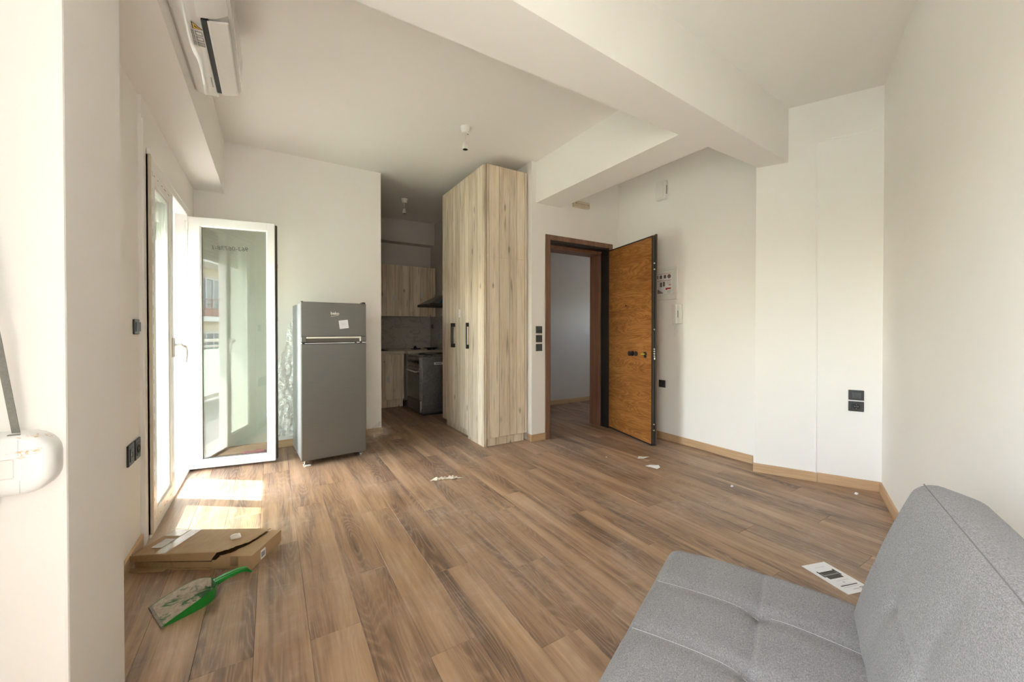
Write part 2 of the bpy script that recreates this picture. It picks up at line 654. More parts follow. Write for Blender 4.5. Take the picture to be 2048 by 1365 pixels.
def thing(name, label, cat, loc=(0, 0, 0), rotz=0., group=None, kind=None):
    o = bpy.data.objects.new(name, None)
    o.empty_display_size = .05
    COL.objects.link(o)
    o.location = loc
    o.rotation_euler = (0, 0, rotz)
    return tag(o, label, cat, group, kind)


def struct(name, mb, mat, **k):
    return tag(mb.build(name, mat, **k), kind='structure')


def text_mb(body, size, depth=.0004, mirror=False, shear=0., bold=0., rot90=False):
    """lettering as a mesh in the XZ plane facing -Y (x to the right, z up), starting at the origin"""
    cu = bpy.data.curves.new('lettering', 'FONT')
    cu.body = body
    cu.size = size
    cu.extrude = depth
    cu.shear = shear
    cu.offset = bold
    cu.resolution_u = 3
    o = bpy.data.objects.new('lettering', cu)
    COL.objects.link(o)
    dg = bpy.context.evaluated_depsgraph_get()
    me = bpy.data.meshes.new_from_object(o.evaluated_get(dg))
    bpy.data.objects.remove(o)
    mb = MB()
    mb.bm.from_mesh(me)
    bpy.data.meshes.remove(me)
    for v in mb.bm.verts:
        x, y, z = v.co
        v.co = (-x if mirror else x, -z, y)
    if mirror:
        bmesh.ops.reverse_faces(mb.bm, faces=mb.bm.faces)
    return mb


# ================================================================== THE SETTING
CEIL = 2.93
# ---- floor: boards as parts of the floor
floor = struct('floor', MB().box(-.62, 5.6, -1.2, 6.6, -.03, -.0095), GASKET)
PW, PL = .181, 1.285


def plank_mesh(w, l):
    b = MB()
    c = .0012
    z0, z1 = -.0094, 0.0
    x, y = w / 2 - .0003, l / 2 - .0003
    lo = [b.bm.verts.new(p) for p in ((-x, -y, z0), (x, -y, z0), (x, y, z0), (-x, y, z0))]
    md = [b.bm.verts.new(p) for p in ((-x, -y, z1 - c), (x, -y, z1 - c), (x, y, z1 - c), (-x, y, z1 - c))]
    hi = [b.bm.verts.new(p) for p in ((-x + c, -y + c, z1), (x - c, -y + c, z1), (x - c, y - c, z1), (-x + c, y - c, z1))]
    b.bm.faces.new(hi)
    for A, B in ((lo, md), (md, hi)):
        for i in range(4):
            b.bm.faces.new((A[i], A[(i + 1) % 4], B[(i + 1) % 4], B[i]))
    return b


joint = {-1: 1.98, 0: 1.342, 1: 1.794, 3: 1.63, -2: 1.653, 2: 2.45, 4: 2.2, 5: 1.1}
full_mesh = {}
for k in range(-6, 28):
    xa, xb = .483 + PW * k, .483 + PW * (k + 1)
    xa, xb = max(xa, -.60), min(xb, 5.4)
    if xb - xa < .02:
        continue
    y_lo = -.9 if xa < 1.6 else (-.2 if xa < 2.9 else .6)
    y_hi = 4.53
    if xa > .25 and xb < 2.50: y_hi = 6.46
    if xa > 2.3: y_hi = 4.85
    if xa > 3.7: y_lo = 3.6
    j = joint.get(k, 1.0 + ((k * 0.618 * 1.285) % 1.285))
    y = j - PL * math.ceil((j - y_lo) / PL)
    while y < y_hi:
        a, b_ = max(y, y_lo), min(y + PL, y_hi)
        y += PL
        if b_ - a < .03:
            continue
        key = (round(xb - xa, 4), round(b_ - a, 4))
        if key not in full_mesh:
            o = plank_mesh(xb - xa, b_ - a).build('plank', PLANK, floor)
            full_mesh[key] = o.data
        else:
            o = bpy.data.objects.new('plank', full_mesh[key])
            COL.objects.link(o)
            o.parent = floor
        o.location = ((xa + xb) / 2, (a + b_) / 2, random.uniform(-.0003, 0))

# ---- ceiling and beams
struct('ceiling', MB().box(-.9, 5.6, -1.3, 6.8, CEIL, CEIL + .15), C_PAINT)
struct('ceiling_beam', MB().box(-.9, -.366, -1.2, 4.52, 2.44, CEIL), C_PAINT)
fy = lambda x: 1.352 + .0578 * (x - .845)
struct('ceiling_beam', MB().prism([(-.366, fy(-.366)), (3.62, fy(3.62)), (3.62, 1.685), (-.366, 1.685)], 2.505, CEIL), C_PAINT)
struct('ceiling_beam', MB().box(2.372, 2.70, 1.685, 3.37, 2.505, CEIL), C_PAINT)
struct('ceiling_beam', MB().box(.3, 2.33, 6.25, 6.45, 2.57, CEIL), SHADED_PAINT)

# ---- walls
wl = MB()
wl.box(-.86, -.59, 2.84, 2.925, 0, 2.44)                    # pier beside the balcony door
wl.box(-.86, -.605, 1.784, 2.84, 0, 2.44)
wl.box(-.86, -.59, 2.925, 4.18, 2.185, 2.44)                # lintel
wl.box(-.86, -.59, 4.18, 4.52, 0, 2.44)
wl.box(-.86, -.605, -.72, .6, 2.2, 2.44)
wl.box(-.86, -.605, .6, 1.364, 0, 2.44)                  # lintel of the second balcony door
wl.box(-.86, -.605, -1.3, -.72, 0, 2.44)
struct('wall_left', wl, W_PAINT)
pil = MB().box(-.86, -.421, 1.364, 1.784, 0, CEIL - .01, .006, 2)
struct('wall_pillar', pil, W_PAINT)
struct('wall_back', MB().box(-.9, 1.053, 4.52, 4.655, 0, CEIL), W_PAINT)
we = MB()
we.box(2.315, 2.489, 3.37, 3.66, 0, CEIL)
we.box(2.489, 3.478, 3.37, 3.66, 2.185, CEIL)
we.box(3.478, 3.70, 3.37, 3.66, 0, CEIL)
struct('wall_entrance', we, W_PAINT)
struct('wall_right', MB().box(3.585, 3.80, 1.76, 3.37, 0, CEIL), W_PAINT)
struct('wall_alcove', MB().prism([(3.41, 1.70), (3.75, 1.0), (4.1, 1.0), (4.1, 1.79), (3.585, 1.785)], 0, CEIL), W_PAINT)
U = Vector((-.9233, -.3841, 0))
WN = Vector((-.3841, .9233, 0))
A0 = Vector((3.75, 1.0, 0))


def along(t, b=0., z=0.):
    return A0 + U * t + WN * b + Vector((0, 0, z))


p0, p1, p2, p3 = along(-.4), along(5.2), along(5.2, -.2), along(-.4, -.2)
struct('wall_front', MB().prism([tuple(p.xy) for p in (p0, p1, p2, p3)], 0, CEIL), W_PAINT)
wk = MB()
wk.box(.3, 2.5, 6.45, 6.6, 0, CEIL)
wk.box(2.33, 2.50, 4.56, 6.45, 0, CEIL)
wk.box(2.33, 2.60, 3.66, 4.56, 0, CEIL)
wk.box(.2, .3, 4.655, 6.6, 0, CEIL)
struct('wall_kitchen', wk, SHADED_PAINT)
wh = MB()
wh.box(2.60, 5.6, 4.83, 4.95, 0, CEIL)
wh.box(2.50, 2.60, 4.56, 4.95, 0, CEIL)
wh.box(5.5, 5.6, 3.66, 4.0, 0, CEIL).box(5.5, 5.6, 4.5, 4.83, 0, CEIL).box(5.5, 5.6, 4.0, 4.5, 0, 1.3).box(5.5, 5.6, 4.0, 4.5, 1.85, CEIL)   # opening added out of view to let sky brighten the hall
struct('wall_hall', wh, SHADED_PAINT)
struct('wall_outer', MB().box(3.70, 5.6, 3.45, 3.66, 0, CEIL), W_PAINT)

struct('door_sill', MB().box(-.87, -.585, 2.925, 4.18, -.06, -.001, .002), plain('stone_sill', (.58, .55, .50), .4))
struct('door_sill', MB().box(-.87, -.58, -.72, .6, -.06, -.001, .002), plain('stone_sill', (.58, .55, .50), .4))
# ---- skirting boards
SH, ST = .072, .013
struct('baseboard_left', MB().box(-.605, -.605 + ST, 1.784, 2.838, 0, SH, .002), SKIRT)
struct('baseboard_back', MB().box(-.55, 1.053 + ST, 4.52 - ST, 4.52, 0, SH, .002).box(1.053, 1.053 + ST, 4.5205, 4.655, 0, SH, .002), SKIRT)
struct('baseboard_entrance', MB().box(2.315 - ST, 2.487, 3.37 - ST, 3.37, 0, SH, .002).box(2.315 - ST, 2.315, 3.3705, 3.44, 0, SH, .002), SKIRT)
struct('baseboard_right', MB().box(3.585 - ST, 3.585, 1.80, 3.37, 0, SH, .002), SKIRT)
cd = Vector((.34, -.70, 0)).normalized()
cn = Vector((-cd.y * -1, cd.x * -1, 0))
cn = Vector((-.70, -.34, 0)).normalized()


def col_board(name, s0, s1, th, h):
    a = Vector((3.41, 1.70, 0))
    pts = [a + cd * s0, a + cd * s1, a + cd * s1 + cn * th, a + cd * s0 + cn * th]
    return struct(name, MB().prism([tuple(p.xy) for p in pts], 0, h), SKIRT)


col_board('baseboard_alcove', -.012, .405, .015, .070)
col_board('baseboard_alcove', .409, .775, .011, .072)
pts = [along(.012), along(3.3), along(3.3, ST), along(.012, ST)]
struct('baseboard_front', MB().prism([tuple(p.xy) for p in pts], 0, SH), SKIRT)
struct('baseboard_hall', MB().box(2.6, 5.5, 4.83 - ST, 4.83, 0, SH, .002), SKIRT)
# plastered-over cable line on the alcove wall
a = Vector((3.41, 1.70, 0))
tr = MB()
prev = None
for s_, z_ in ((.400, .07), (.401, 1.2), (.398, 2.0), (.396, 2.59), (.400, 2.612), (.415, 2.618), (.60, 2.624), (.778, 2.630)):
    q = a + cd * s_ + cn * .000 + Vector((0, 0, z_))
    if prev is not None:
        tr.tube([prev, q], .0065, 8)
    prev = q
struct('trim_1', tr, W_PAINT)
# rounded plaster bead at the corner of the balcony-door pier
struct('trim_2', MB().box(-.612, -.583, 2.842, 2.868, 0, 2.32, .006, 2), W_PAINT)

# ================================================================== BALCONY DOOR (door_2)
d2 = thing('door_2', 'white plastic balcony door with one leaf swung open into the room', 'door', (-.60, 2.93, 0), 0, kind='structure')
# local frame: x into the room, y along the wall (0..1.25)
fr = MB()
fr.box(-.06, .02, 0, .05, 0, 2.185, .003)                    # jamb near
fr.box(-.06, .02, 1.195, 1.25, 0, 2.185, .003)               # jamb far
fr.box(-.06, .02, .05, 1.195, 2.115, 2.185, .003)            # head
fr.box(-.06, .02, .05, 1.195, -.002, .022, .003)             # sill
fr.box(.012, .026, -.004, 1.254, 2.16, 2.192, .003)
fr.build('frame', PVC, d2)
MB().box(.004, .03, .0, .012, .02, 2.16, .002).build('frame_edge_film', plain('yellowed_film', (.62, .55, .43), .6), d2)
cl = MB()
cl.box(-.05, .022, .052, .135, .024, 2.112, .004)
cl.box(-.05, .022, .545, .625, .024, 2.112, .004)
cl.box(-.05, .022, .135, .545, .024, .115, .004)
cl.box(-.05, .022, .135, .545, 2.03, 2.112, .004)
cl = cl.build('closed_sash', PVC, d2)
MB().box(-.020, -.008, .128, .552, .108, 2.037).build('pane', GLASS, cl)
bd = MB()
bd.box(-.008, .012, .135, .150, .115, 2.03, .004).box(-.008, .012, .530, .545, .115, 2.03, .004)
bd.box(-.008, .012, .150, .530, .115, .130, .004).box(-.008, .012, .150, .530, 2.015, 2.03, .004)
bd.build('glazing_bead', PVC, cl)
hd = MB()
hd.box(.022, .034, .575, .605, .985, 1.12, .004, 2)
hd.tube([(.03, .59, 1.07), (.062, .59, 1.072), (.072, .592, 1.066)], .010, 10)
hd.tube([(.070, .590, 1.068), (.074, .60, 1.062), (.079, .648, 1.055), (.081, .682, 1.03), (.080, .692, .985), (.076, .690, .938)], [.009, .010, .010, .010, .0095, .007], 10)
hd.build('handle', PLASTIC, cl, True)
# small printed marks on the protective film of the frame
pr = MB()
for z in [x * .085 + .1 for x in range(24)]:
    pr.box(.0222, .0226, .070, .073, z, z + random.uniform(.012, .05))
for y in [.10, .19, .29, .36, .47]:
    pr.box(.0222, .0226, y, y + random.uniform(.02, .05), 2.070, 2.074)
    pr.box(.0222, .0226, y + .01, y + random.uniform(.02, .05), .066, .069)
tag(pr.build('printed_marks', INKB, cl), 'brown printed marks on the film of the closed sash')
# far jamb, striker plates and screws seen in the gap
st = MB()
for z in (.55, 1.05, 1.62):
    st.box(-.045, -.02, 1.190, 1.196, z, z + .09, .001)
st.build('striker_plate', CHROME, d2)
# open sash
HS = Vector((-.586, 4.132, 0))
rz = math.atan2(4.024 - 4.132, .027 + .586)
os_ = bpy.data.objects.new('open_sash', None)
COL.objects.link(os_)
os_.parent = d2
os_.location = HS - Vector((-.60, 2.93, 0))
os_.rotation_euler = (0, 0, rz)
# local: x along the sash, -y faces the camera, z up
SW = .625
s = MB()
s.box(0, .088, 0, .07, .018, 2.108, .005, 2)
s.box(SW - .062, SW, 0, .07, .018, 2.108, .005, 2)
s.box(.08, SW - .056, 0, .07, .018, .085, .005, 2)
s.box(.08, SW - .056, 0, .07, 2.035, 2.108, .005, 2)
s.build('sash_frame', PVC, os_)
g = MB()
x0, x1, z0, z1 = .080, SW - .054, .077, 2.043
w = .014
for (a0, a1, b0, b1) in ((x0, x0 + w, z0, z1), (x1 - w, x1, z0, z1), (x0 + w, x1 - w, z0, z0 + w), (x0 + w, x1 - w, z1 - w, z1)):
    g.box(a0, a1, .008, .022, b0, b1, .004)
g.build('glazing_bead', PVC, os_)
MB().box(.083, SW - .057, .024, .027, .08, 2.04).build('gasket', GASKET, os_).hide_render = False
bpy.data.objects.remove([o for o in os_.children if o.name.startswith('gasket')][0])
MB().box(.083, SW - .057, .028, .046, .08, 2.04).build('pane', GLASS, os_)
gk = MB()
gk.box(.0935, .0955, .0235, .0275, .09, 2.03).box(SW - .0695, SW - .0675, .0235, .0275, .09, 2.03)
gk.box(.095, SW - .069, .0235, .0275, .089, .091).box(.095, SW - .069, .0235, .0275, 2.029, 2.031)
gk.build('gasket', GASKET, os_)
le = MB()
le.box(SW, SW + .012, .020, .050, .03, 2.095, .003)
le.build('sash_lip', GREYM, os_)
lk = MB()
for z in (.35, .8, 1.25, 1.72):
    lk.box(SW + .012, SW + .017, .028, .042, z, z + .035, .002)
lk.build('locking_cam', CHROME, os_)
tx = text_mb('963-06738-1', .052, .0002, True, .15)
tag(tx.build('lettering', MARKER, os_, loc=(.425, .0272, 1.850)), 'number handwritten in marker, seen mirrored through the glass')
hg = MB()
for z in (.02, 1.98):
    hg.lathe([(.010, z), (.010, z + .09)], 12, 'z', (-.012, -.004, 0))
    hg.box(-.02, .01, -.010, .0, z + .012, z + .078, .002)
hg.build('hinge', PLASTIC, os_, True, angle=.6)
MB().box(-.010, .008, -.006, .003, 1.985, 2.055, .002).box(-.022, -.010, -.006, .004, 1.80, 1.86, .002).build('hinge_plate', CHROME, os_)

# second balcony door (beside the camera): plain frame and glass
w2 = thing('window_2', 'white framed balcony window beside the pillar', 'window', (-.72, -.72, 0), 0, kind='structure')
f2 = MB()
f2.box(-.03, .04, 0, .07, 0, 2.2, .004).box(-.03, .04, 1.25, 1.32, 0, 2.2, .004)
f2.box(-.03, .04, .07, 1.25, 2.12, 2.2, .004).box(-.03, .04, .07, 1.25, 0, .06, .004)
f2.box(-.03, .04, .63, .70, .06, 2.12, .004)
f2.build('frame', PVC, w2)

# roller shutter half lowered outside the balcony door
rs = thing('roller_shutter', 'pale slatted roller shutter lowered a little outside the balcony door', 'shutter', (-.745, 2.94, 1.88))
slat = None
for k in range(9):
    zz = .036 * k
    if slat is None:
        m_ = MB()
        m_.prism([(-.006, 0), (.004, .002), (.008, .018), (.004, .033), (-.006, .035)], 0, 1.22, 'y')
        # tiny light slots along the slat
        slat = m_.build('slat', plain('shutter_pvc', (.62, .60, .55), .5), rs)
    else:
        o = slat.copy()
        COL.objects.link(o)
        o.parent = rs
        o.location = (0, 0, zz)
MB().box(-.009, .009, 0, 1.22, -.03, 0, .003).build('bottom_rail', WHITEM, rs)

# ================================================================== ENTRANCE DOOR (door_1)
d1 = thing('door_1', 'open security entrance door with orange-brown wood leaf and black steel edge', 'door', (2.4885, 3.37, 0), 0, kind='structure')
cs = MB()
cs.box(0, .058, -.016, .0, 0, 2.19, .002)
cs.box(.932, .990, -.016, .0, 0, 2.19, .002)
cs.box(.058, .932, -.016, .0, 2.137, 2.19, .002)
cs.build('casing', WALNUT, d1)
sf = MB()
sf.box(.052, .064, -.010, .10, 0, 2.137)
sf.box(.922, .940, -.010, .11, 0, 2.137)
sf.box(.064, .922, -.010, .10, 2.112, 2.137)
sf.build('steel_frame', BLACKM, d1)
rv = MB()
rv.box(.006, .040, .10, .289, 0, 2.10)
rv.box(.908, .984, .11, .289, 0, 2.10)
rv.box(.040, .908, .10, .289, 2.075, 2.10)
rv.box(.03, .95, .10, .288, 2.10, 2.183)
rv.build('reveal_lining', WALNUT, d1)
LH = Vector((3.436, 3.418, 0))
ldir = Vector((3.24 - 3.436, 2.597 - 3.418, 0))
lf = bpy.data.objects.new('leaf', None)
COL.objects.link(lf)
lf.parent = d1
lf.location = LH - d1.location
lf.rotation_euler = (0, 0, math.atan2(ldir.y, ldir.x))
LW = .844
MB().box(.006, LW - .006, .0, .006, .022, 2.100, .001).build('wood_panel', VENEER, lf)
ed = MB()
ed.box(0, LW, .006, .050, .010, 2.112, .002)
ed.box(-.004, .006, -.001, .010, .010, 2.112)
ed.box(LW - .006, LW + .001, -.001, .010, .010, 2.112)
ed.box(0, LW, -.001, .008, 2.100, 2.113)
ed.box(0, LW, -.001, .008, .010, .022)
ed.build('steel_edge', BLACKM, lf)
es = MB()
es.box(LW + .001, LW + .005, .004, .024, .012, 2.110, .001)
es.box(LW + .001, LW + .006, .034, .052, .008, 2.130, .001)
es.build('edge_strip', GREYM, lf)
MB().box(.0, LW + .004, .050, .062, .006, 2.132, .002).build('outer_panel', WALNUT, lf)
for z in (1.835, 1.775, 1.175, .978, .955, .932, .909, .225, .165):
    MB().lathe([(.009, 0), (.009, .016), (.006, .020)], 12, 'x', (LW + .003, .015, z)).build('bolt', CHROME, lf, True, angle=.6)
MB().box(LW + .004, LW + .022, .012, .028, .872, .896, .004).build('latch', CHROME, lf)


def knob(sx, z, r):
    MB().lathe([(r * 1.05, 0), (r * 1.05, -.006), (r * .55, -.010), (r * .55, -.022), (r, -.028), (r, -.046), (r * .6, -.050)], 20, 'y', (sx, 0, z)).build('knob', BLACKM, lf, True, angle=.6)


knob(.528, .918, .026)
MB().lathe([(.026, 0), (.026, -.008), (.020, -.012)], 20, 'y', (.590, 0, .918)).build('rosette', BLACKM, lf, True, angle=.6)
MB().lathe([(.022, 0), (.022, -.006), (.012, -.010)], 20, 'y', (.742, 0, .926)).box(.722, .762, -.006, 0, .885, .93, .004, 2).build('lock_escutcheon', BLACKM, lf, True, angle=.6)
ky = MB().box(.728, .756, -.050, -.012, .920, .926, .002).lathe([(.004, -.006), (.004, -.02)], 8, 'y', (.742, 0, .923))
tag(ky.build('key', KEYG, lf), 'yellow-green key cap in the lock')
MB().lathe([(.010, 0), (.010, -.004), (.006, -.006)], 14, 'y', (.403, 0, 1.437)).build('peephole', BLACKM, lf, True, angle=.6)
for z in (.30, .62, .88, 1.75):
    MB().lathe([(.011, z), (.011, z + .10)], 10, 'z', (-.004, .02, 0)).build('hinge', BLACKM, lf, True, angle=.6)

# ================================================================== OUTSIDE
struct('balcony_floor', MB().box(-2.35, -.86, -3, 9, -.22, -.02), CONCRETE)
struct('balcony_slab', MB().box(-2.45, -.86, -3, 9, 2.95, 3.12), C_PAINT)
struct('outer_wall', MB().box(-.9, -.86, 4.2, 9, -.3, 3.2).box(-.9, -.86, -3, -.72, -.3, 3.2), FACADE)
ra = thing('balcony_railing', 'white balcony railing with frosted green glass panels', 'railing', (-2.27, 0, -.02))
for k in range(-2, 7):
    y = k * 1.25 - .2
    MB().box(-.02, .02, y - .02, y + .02, 0, 1.0, .003).build('post', WHITEM, ra)
    MB().box(-.005, .005, y + .06, y + 1.19, .10, .86).build('panel', FROST, ra)
MB().box(-.03, .03, -2.9, 8.8, .98, 1.03, .005).build('top_rail', WHITEM, ra)
for z in (.06, .89):
    MB().box(-.015, .015, -2.9, 8.8, z, z + .035, .003).build('rail', WHITEM, ra)

bl = thing('apartment_building', 'cream apartment building across the street with balconies and red railings', 'building', (-10.8, 0, -7))
MB().box(-8, 0, -34, -9, 0, 12.6).build('wall', FACADE, bl)
wm = pm = fm = None
for fl in range(4):
    zb = 2.6 + fl * 3.0
    MB().box(0, 1.15, -34, -9, zb - .02, zb + .22).build('slab_edge', FASCIA, bl)
    rl = MB()
    for y in range(-34, -9):
        rl.box(1.08, 1.12, y, y + .04, zb + .2, zb + 1.1)
    rl.box(1.07, 1.13, -34, -9, zb + 1.06, zb + 1.12).box(1.07, 1.13, -34, -9, zb + .62, zb + .66).box(1.07, 1.12, -34, -9, zb + .24, zb + .6)
    rl.build('railing', BRICKR, bl)
for fl in range(1, 3):
    zb = 2.6 + fl * 3.0 + .22
    for y in range(-33, -10, 3):
        if wm is None:
            f = MB()
            f.box(0, .08, 0, .07, 0, 2.2).box(0, .08, 2.13, 2.2, 0, 2.2).box(0, .08, .07, 2.13, 2.12, 2.2)
            f.box(0, .08, .70, .76, 0, 2.12).box(0, .08, 1.43, 1.49, 0, 2.12)
            wo = f.build('window', WHITEM, bl, loc=(.02, y, zb))
            po = MB().box(-.01, .03, .03, 2.17, 0, 2.17).build('pane', DARKGLASS, wo)
            wm, pm = wo, po
        else:
            wo = wm.copy(); COL.objects.link(wo); wo.parent = bl; wo.location = (.02, y, zb)
            po = pm.copy(); COL.objects.link(po); po.parent = wo
struct('street_ground', MB().box(-60, 40, -60, 80, -7.3, -7), STREET)

# ================================================================== FITTINGS ON THE WALLS


def rotface(nx, ny):
    """rotation that turns local -Y to the direction (nx, ny)"""
    return math.atan2(nx, -ny)


def plate(name, label, cat, loc, rz, kind, group=None, w=.084, h=.078):
    t = thing(name, label, cat, loc, rz, group)
    MB().box(-w / 2, w / 2, -.009, 0, -h / 2, h / 2, .003, 2).build('frame', BLACKP, t)
    iw, ih = w * .60, h * .62
    if kind == 'switch':
        r = MB()
        r.prism([(-iw / 2, -.009), (iw / 2, -.009), (iw / 2, -.0175), (-iw / 2, -.0115)], -ih / 2, ih / 2)
        r.build('rocker', BLACKP, t)
    elif kind == 'socket':
        MB().box(-iw / 2, iw / 2, -.0105, -.009, -ih / 2, ih / 2, .001).build('insert', BLACKP, t)
        b = MB()
        b.lathe([(.0215, -.0105), (.0215, -.0135), (.0190, -.0135), (.0185, -.0106), (.001, -.0106)], 24, 'y')
        b.build('socket_cup', BLACKM, t, True, angle=.5)
        for x, z in ((-.0095, 0), (.0095, 0), (0, .0155), (0, -.0155), (0, 0)):
            MB().lathe([(.0024, -.0107), (.0024, -.0125)], 8, 'y', (x, 0, z)).build('contact', CHROME if x or z else INKG, t)
    else:
        MB().box(-iw / 2, iw / 2, -.0115, -.009, -ih / 2, ih / 2, .001).build('insert', BLACKP, t)
        MB().box(-.011, .011, -.0125, -.0110, -.012, .010).build('jack', INK, t)
        MB().box(-.016, -.010, -.0125, -.0110, -.006, .010).build('shutter_tab', PAPERD, t)
    return t


plate('light_switch', 'black rocker light switch on the left wall beside the balcony door', 'switch', (-.605, 2.768, 1.192), rotface(1, 0), 'switch', w=.088)
plate('data_outlet', 'black data outlet with an open jack, low on the left wall', 'outlet', (-.605, 2.655, .553), rotface(1, 0), 'data', w=.092, h=.105)
plate('power_socket', 'black round-cup power socket low on the left wall next to a data outlet', 'socket', (-.605, 2.768, .553), rotface(1, 0), 'socket', w=.092, h=.105)
for i, z in enumerate((1.172, 1.078, .985)):
    plate('light_switch', ['topmost of three black switches between tall cupboard and entrance door', 'middle of three black switches between tall cupboard and entrance door', 'lowest of three black switches between tall cupboard and entrance door'][i],
          'switch', (2.406, 3.37, z), 0, 'switch', 'black switches beside the entrance door', .080, .076)
ca = rotface(cn.x, cn.y)
cc = Vector((3.41, 1.70, 0)) + cd * .635
plate('light_switch', 'black light switch directly above a socket on the wall behind the sofa end', 'switch', (cc.x, cc.y, .690), ca, 'switch', w=.088, h=.074)
plate('power_socket', 'black power socket under a matching switch on the wall near the sofa', 'socket', (cc.x, cc.y, .607), ca, 'socket', w=.088, h=.074)
plate('power_socket', 'black power socket on the right wall low beside the open door edge', 'socket', (3.585, 2.735, .592), rotface(-1, 0), 'socket', w=.08, h=.078)
plate('power_socket', 'small dark socket on the kitchen backsplash under the wall cupboards', 'socket', (2.322, 6.33, 1.22), rotface(-1, 0), 'socket')
t = thing('power_socket', 'metal-fronted socket hidden behind clear plastic left of the fridge', 'socket', (.232, 4.52, .53), 0)
MB().box(-.032, .032, -.010, 0, -.042, .042, .003).build('frame', CHROME, t)
MB().lathe([(.016, -.010), (.016, -.014)], 16, 'y').build('socket_cup', BLACKM, t)

# emergency light / junction box above the door
t = thing('emergency_light', 'small cream oblong box high on the wall above the entrance door', 'light fitting', (2.975, 3.37, 2.575), 0)
MB().box(-.115, .115, -.040, 0, -.036, .036, .006, 2).build('body', plain('cream_plastic', (.66, .58, .45), .5), t)
MB().box(-.105, .105, -.044, -.039, .0005, .0025).build('seam', INKG, t)
for x in (-.088, .092):
    MB().lathe([(.006, -.040), (.006, -.0425)], 10, 'y', (x, 0, .004)).build('screw', INKB, t)
# door chime
t = thing('door_chime', 'white slotted chime box high on the right wall under the beam', 'chime', (3.585, 2.735, 2.655), rotface(-1, 0))
MB().box(-.062, .062, -.045, 0, -.095, .100, .006, 2).build('body', PLASTIC, t)
MB().box(-.052, .040, -.052, -.044, -.085, .092, .004, 2).build('cover', PLASTIC, t)
MB().box(.0615, .0635, -.030, -.022, -.045, .045).build('slot', INK, t)
# consumer unit with printed label
t = thing('fuse_box', 'white recessed fuse box with a printed label, half hidden by the open door', 'fuse box', (3.585, 2.73, 1.665), rotface(-1, 0))
f = MB()
W_, H_ = .18, .176
f.box(-W_, W_, -.014, 0, -H_, -H_ + .055, .004).box(-W_, W_, -.014, 0, H_ - .04, H_, .004)
f.box(-W_, -W_ + .055, -.014, 0, -H_ + .055, H_ - .04, .004).box(W_ - .062, W_, -.014, 0, -H_ + .055, H_ - .04, .004)
f.build('frame', PLASTIC, t)
dr = MB().box(-.124, .117, -.010, 0, -.120, .135, .003).build('door', PLASTIC, t)
MB().box(-.10, .108, -.0106, -.0099, -.112, .108).build('label', PAPER, dr)
GP = plain('grey_print', (.16, .11, .10), .7)
for x in (-.085, -.035, .015):
    MB().box(x, x + .030, -.0110, -.0104, .055, .090).build('printed_picture', GP, dr)
pr = MB()
pr.lathe([(.022, -.0104), (.022, -.0110)], 16, 'y', (.082, 0, .072))
pr.box(-.03, -.005, -.0110, -.0104, -.035, .015).box(.005, .030, -.0110, -.0104, -.030, .020)
for k in range(6):
    pr.box(-.09 + k * .016, -.078 + k * .016, -.0110, -.0104, -.105, -.045 - k * .009)
tag(pr.build('printed_graphic', GP, dr), kind='stuff')
pr = MB()
pr.box(-.10, .108, -.0110, -.0104, .030, .034).box(.040, .104, -.0110, -.0104, -.062, -.048).box(.040, .058, -.0110, -.0104, -.070, -.056)
pr.box(.075, .104, -.0110, -.0104, -.022, -.014).box(-.10, .108, -.0110, -.0104, .102, .105)
pr.build('red_print', INKR, dr)
pr = MB()
for k in range(5):
    pr.box(.06, .104, -.0110, -.0104, -.076 - k * .007, -.073 - k * .007)
    if k < 4: pr.box(.055, .104, -.0110, -.0104, .018 - k * .008, .021 - k * .008)
tag(pr.build('small_print', INKL, dr), kind='stuff')
# intercom handset
t = thing('intercom', 'white intercom handset with a loop of coiled cord on the right wall', 'intercom', (3.585, 2.545, 1.335), rotface(-1, 0))
MB().box(-.022, .052, -.022, 0, -.100, .098, .005, 2).build('base', PLASTIC, t)
h = MB()
h.box(-.042, .012, -.050, -.024, -.100, .100, .009, 3)
h.build('handset', PLASTIC, t)
MB().box(.0125, .0165, -.034, -.024, -.035, .035).build('hook_slot', INKG, t)
c = MB()
pts = []
for k in range(36):
    q = k / 35
    ang = q * 2 * PI
    pts.append((-.018 + .016 * math.sin(ang) - .004 * q, -.022 - .002 * math.cos(ang), -.105 - .128 * math.sin(q * PI) ** .8))
c.tube(pts, .0042, 8)
c.build('cord', PLASTIC, t, True)

# strap winder on the pillar
t = thing('strap_winder', 'rounded white shutter strap winder with ochre smears on the left pillar', 'winder', (-.64, 1.364, .877))
wb = MB()
out = [(0., -.069), (.150, -.069)]
out += [(.166 + .047 * math.sin(q * PI / 12), -.022 - .047 * math.cos(q * PI / 12)) for q in range(0, 7)]
out += [(.160 + .053 * math.cos(q * PI / 12), .016 + .053 * math.sin(q * PI / 12)) for q in range(0, 7)]
out += [(0., .069)]
rings = []
for yy, k in ((0, 1.), (-.034, 1.), (-.043, .975), (-.050, .93), (-.0535, .86), (-.0545, .76)):
    rings.append([wb.bm.verts.new((x if x < .01 else .10 + (x - .10) * (1 - (1 - k) * 1.0), yy, z * k)) for x, z in out])
for ra_, rb_ in zip(rings, rings[1:]):
    for i in range(len(out)):
        wb.bm.faces.new((ra_[i], ra_[(i + 1) % len(out)], rb_[(i + 1) % len(out)], rb_[i]))
wb.bm.faces.new(rings[-1]); wb.bm.faces.new(rings[0][::-1])
bmesh.ops.recalc_face_normals(wb.bm, faces=wb.bm.faces[:])
wb.build('body', WINDER, t, True, angle=.9)
bt = rounded(.070, .004, .022, .0038, 4, 1, 3)
for v in bt.bm.verts:
    v.co = Vector((v.co.x + .085, v.co.y - .0535, v.co.z - .006))
bt.build('button', PLASTIC, t, True)
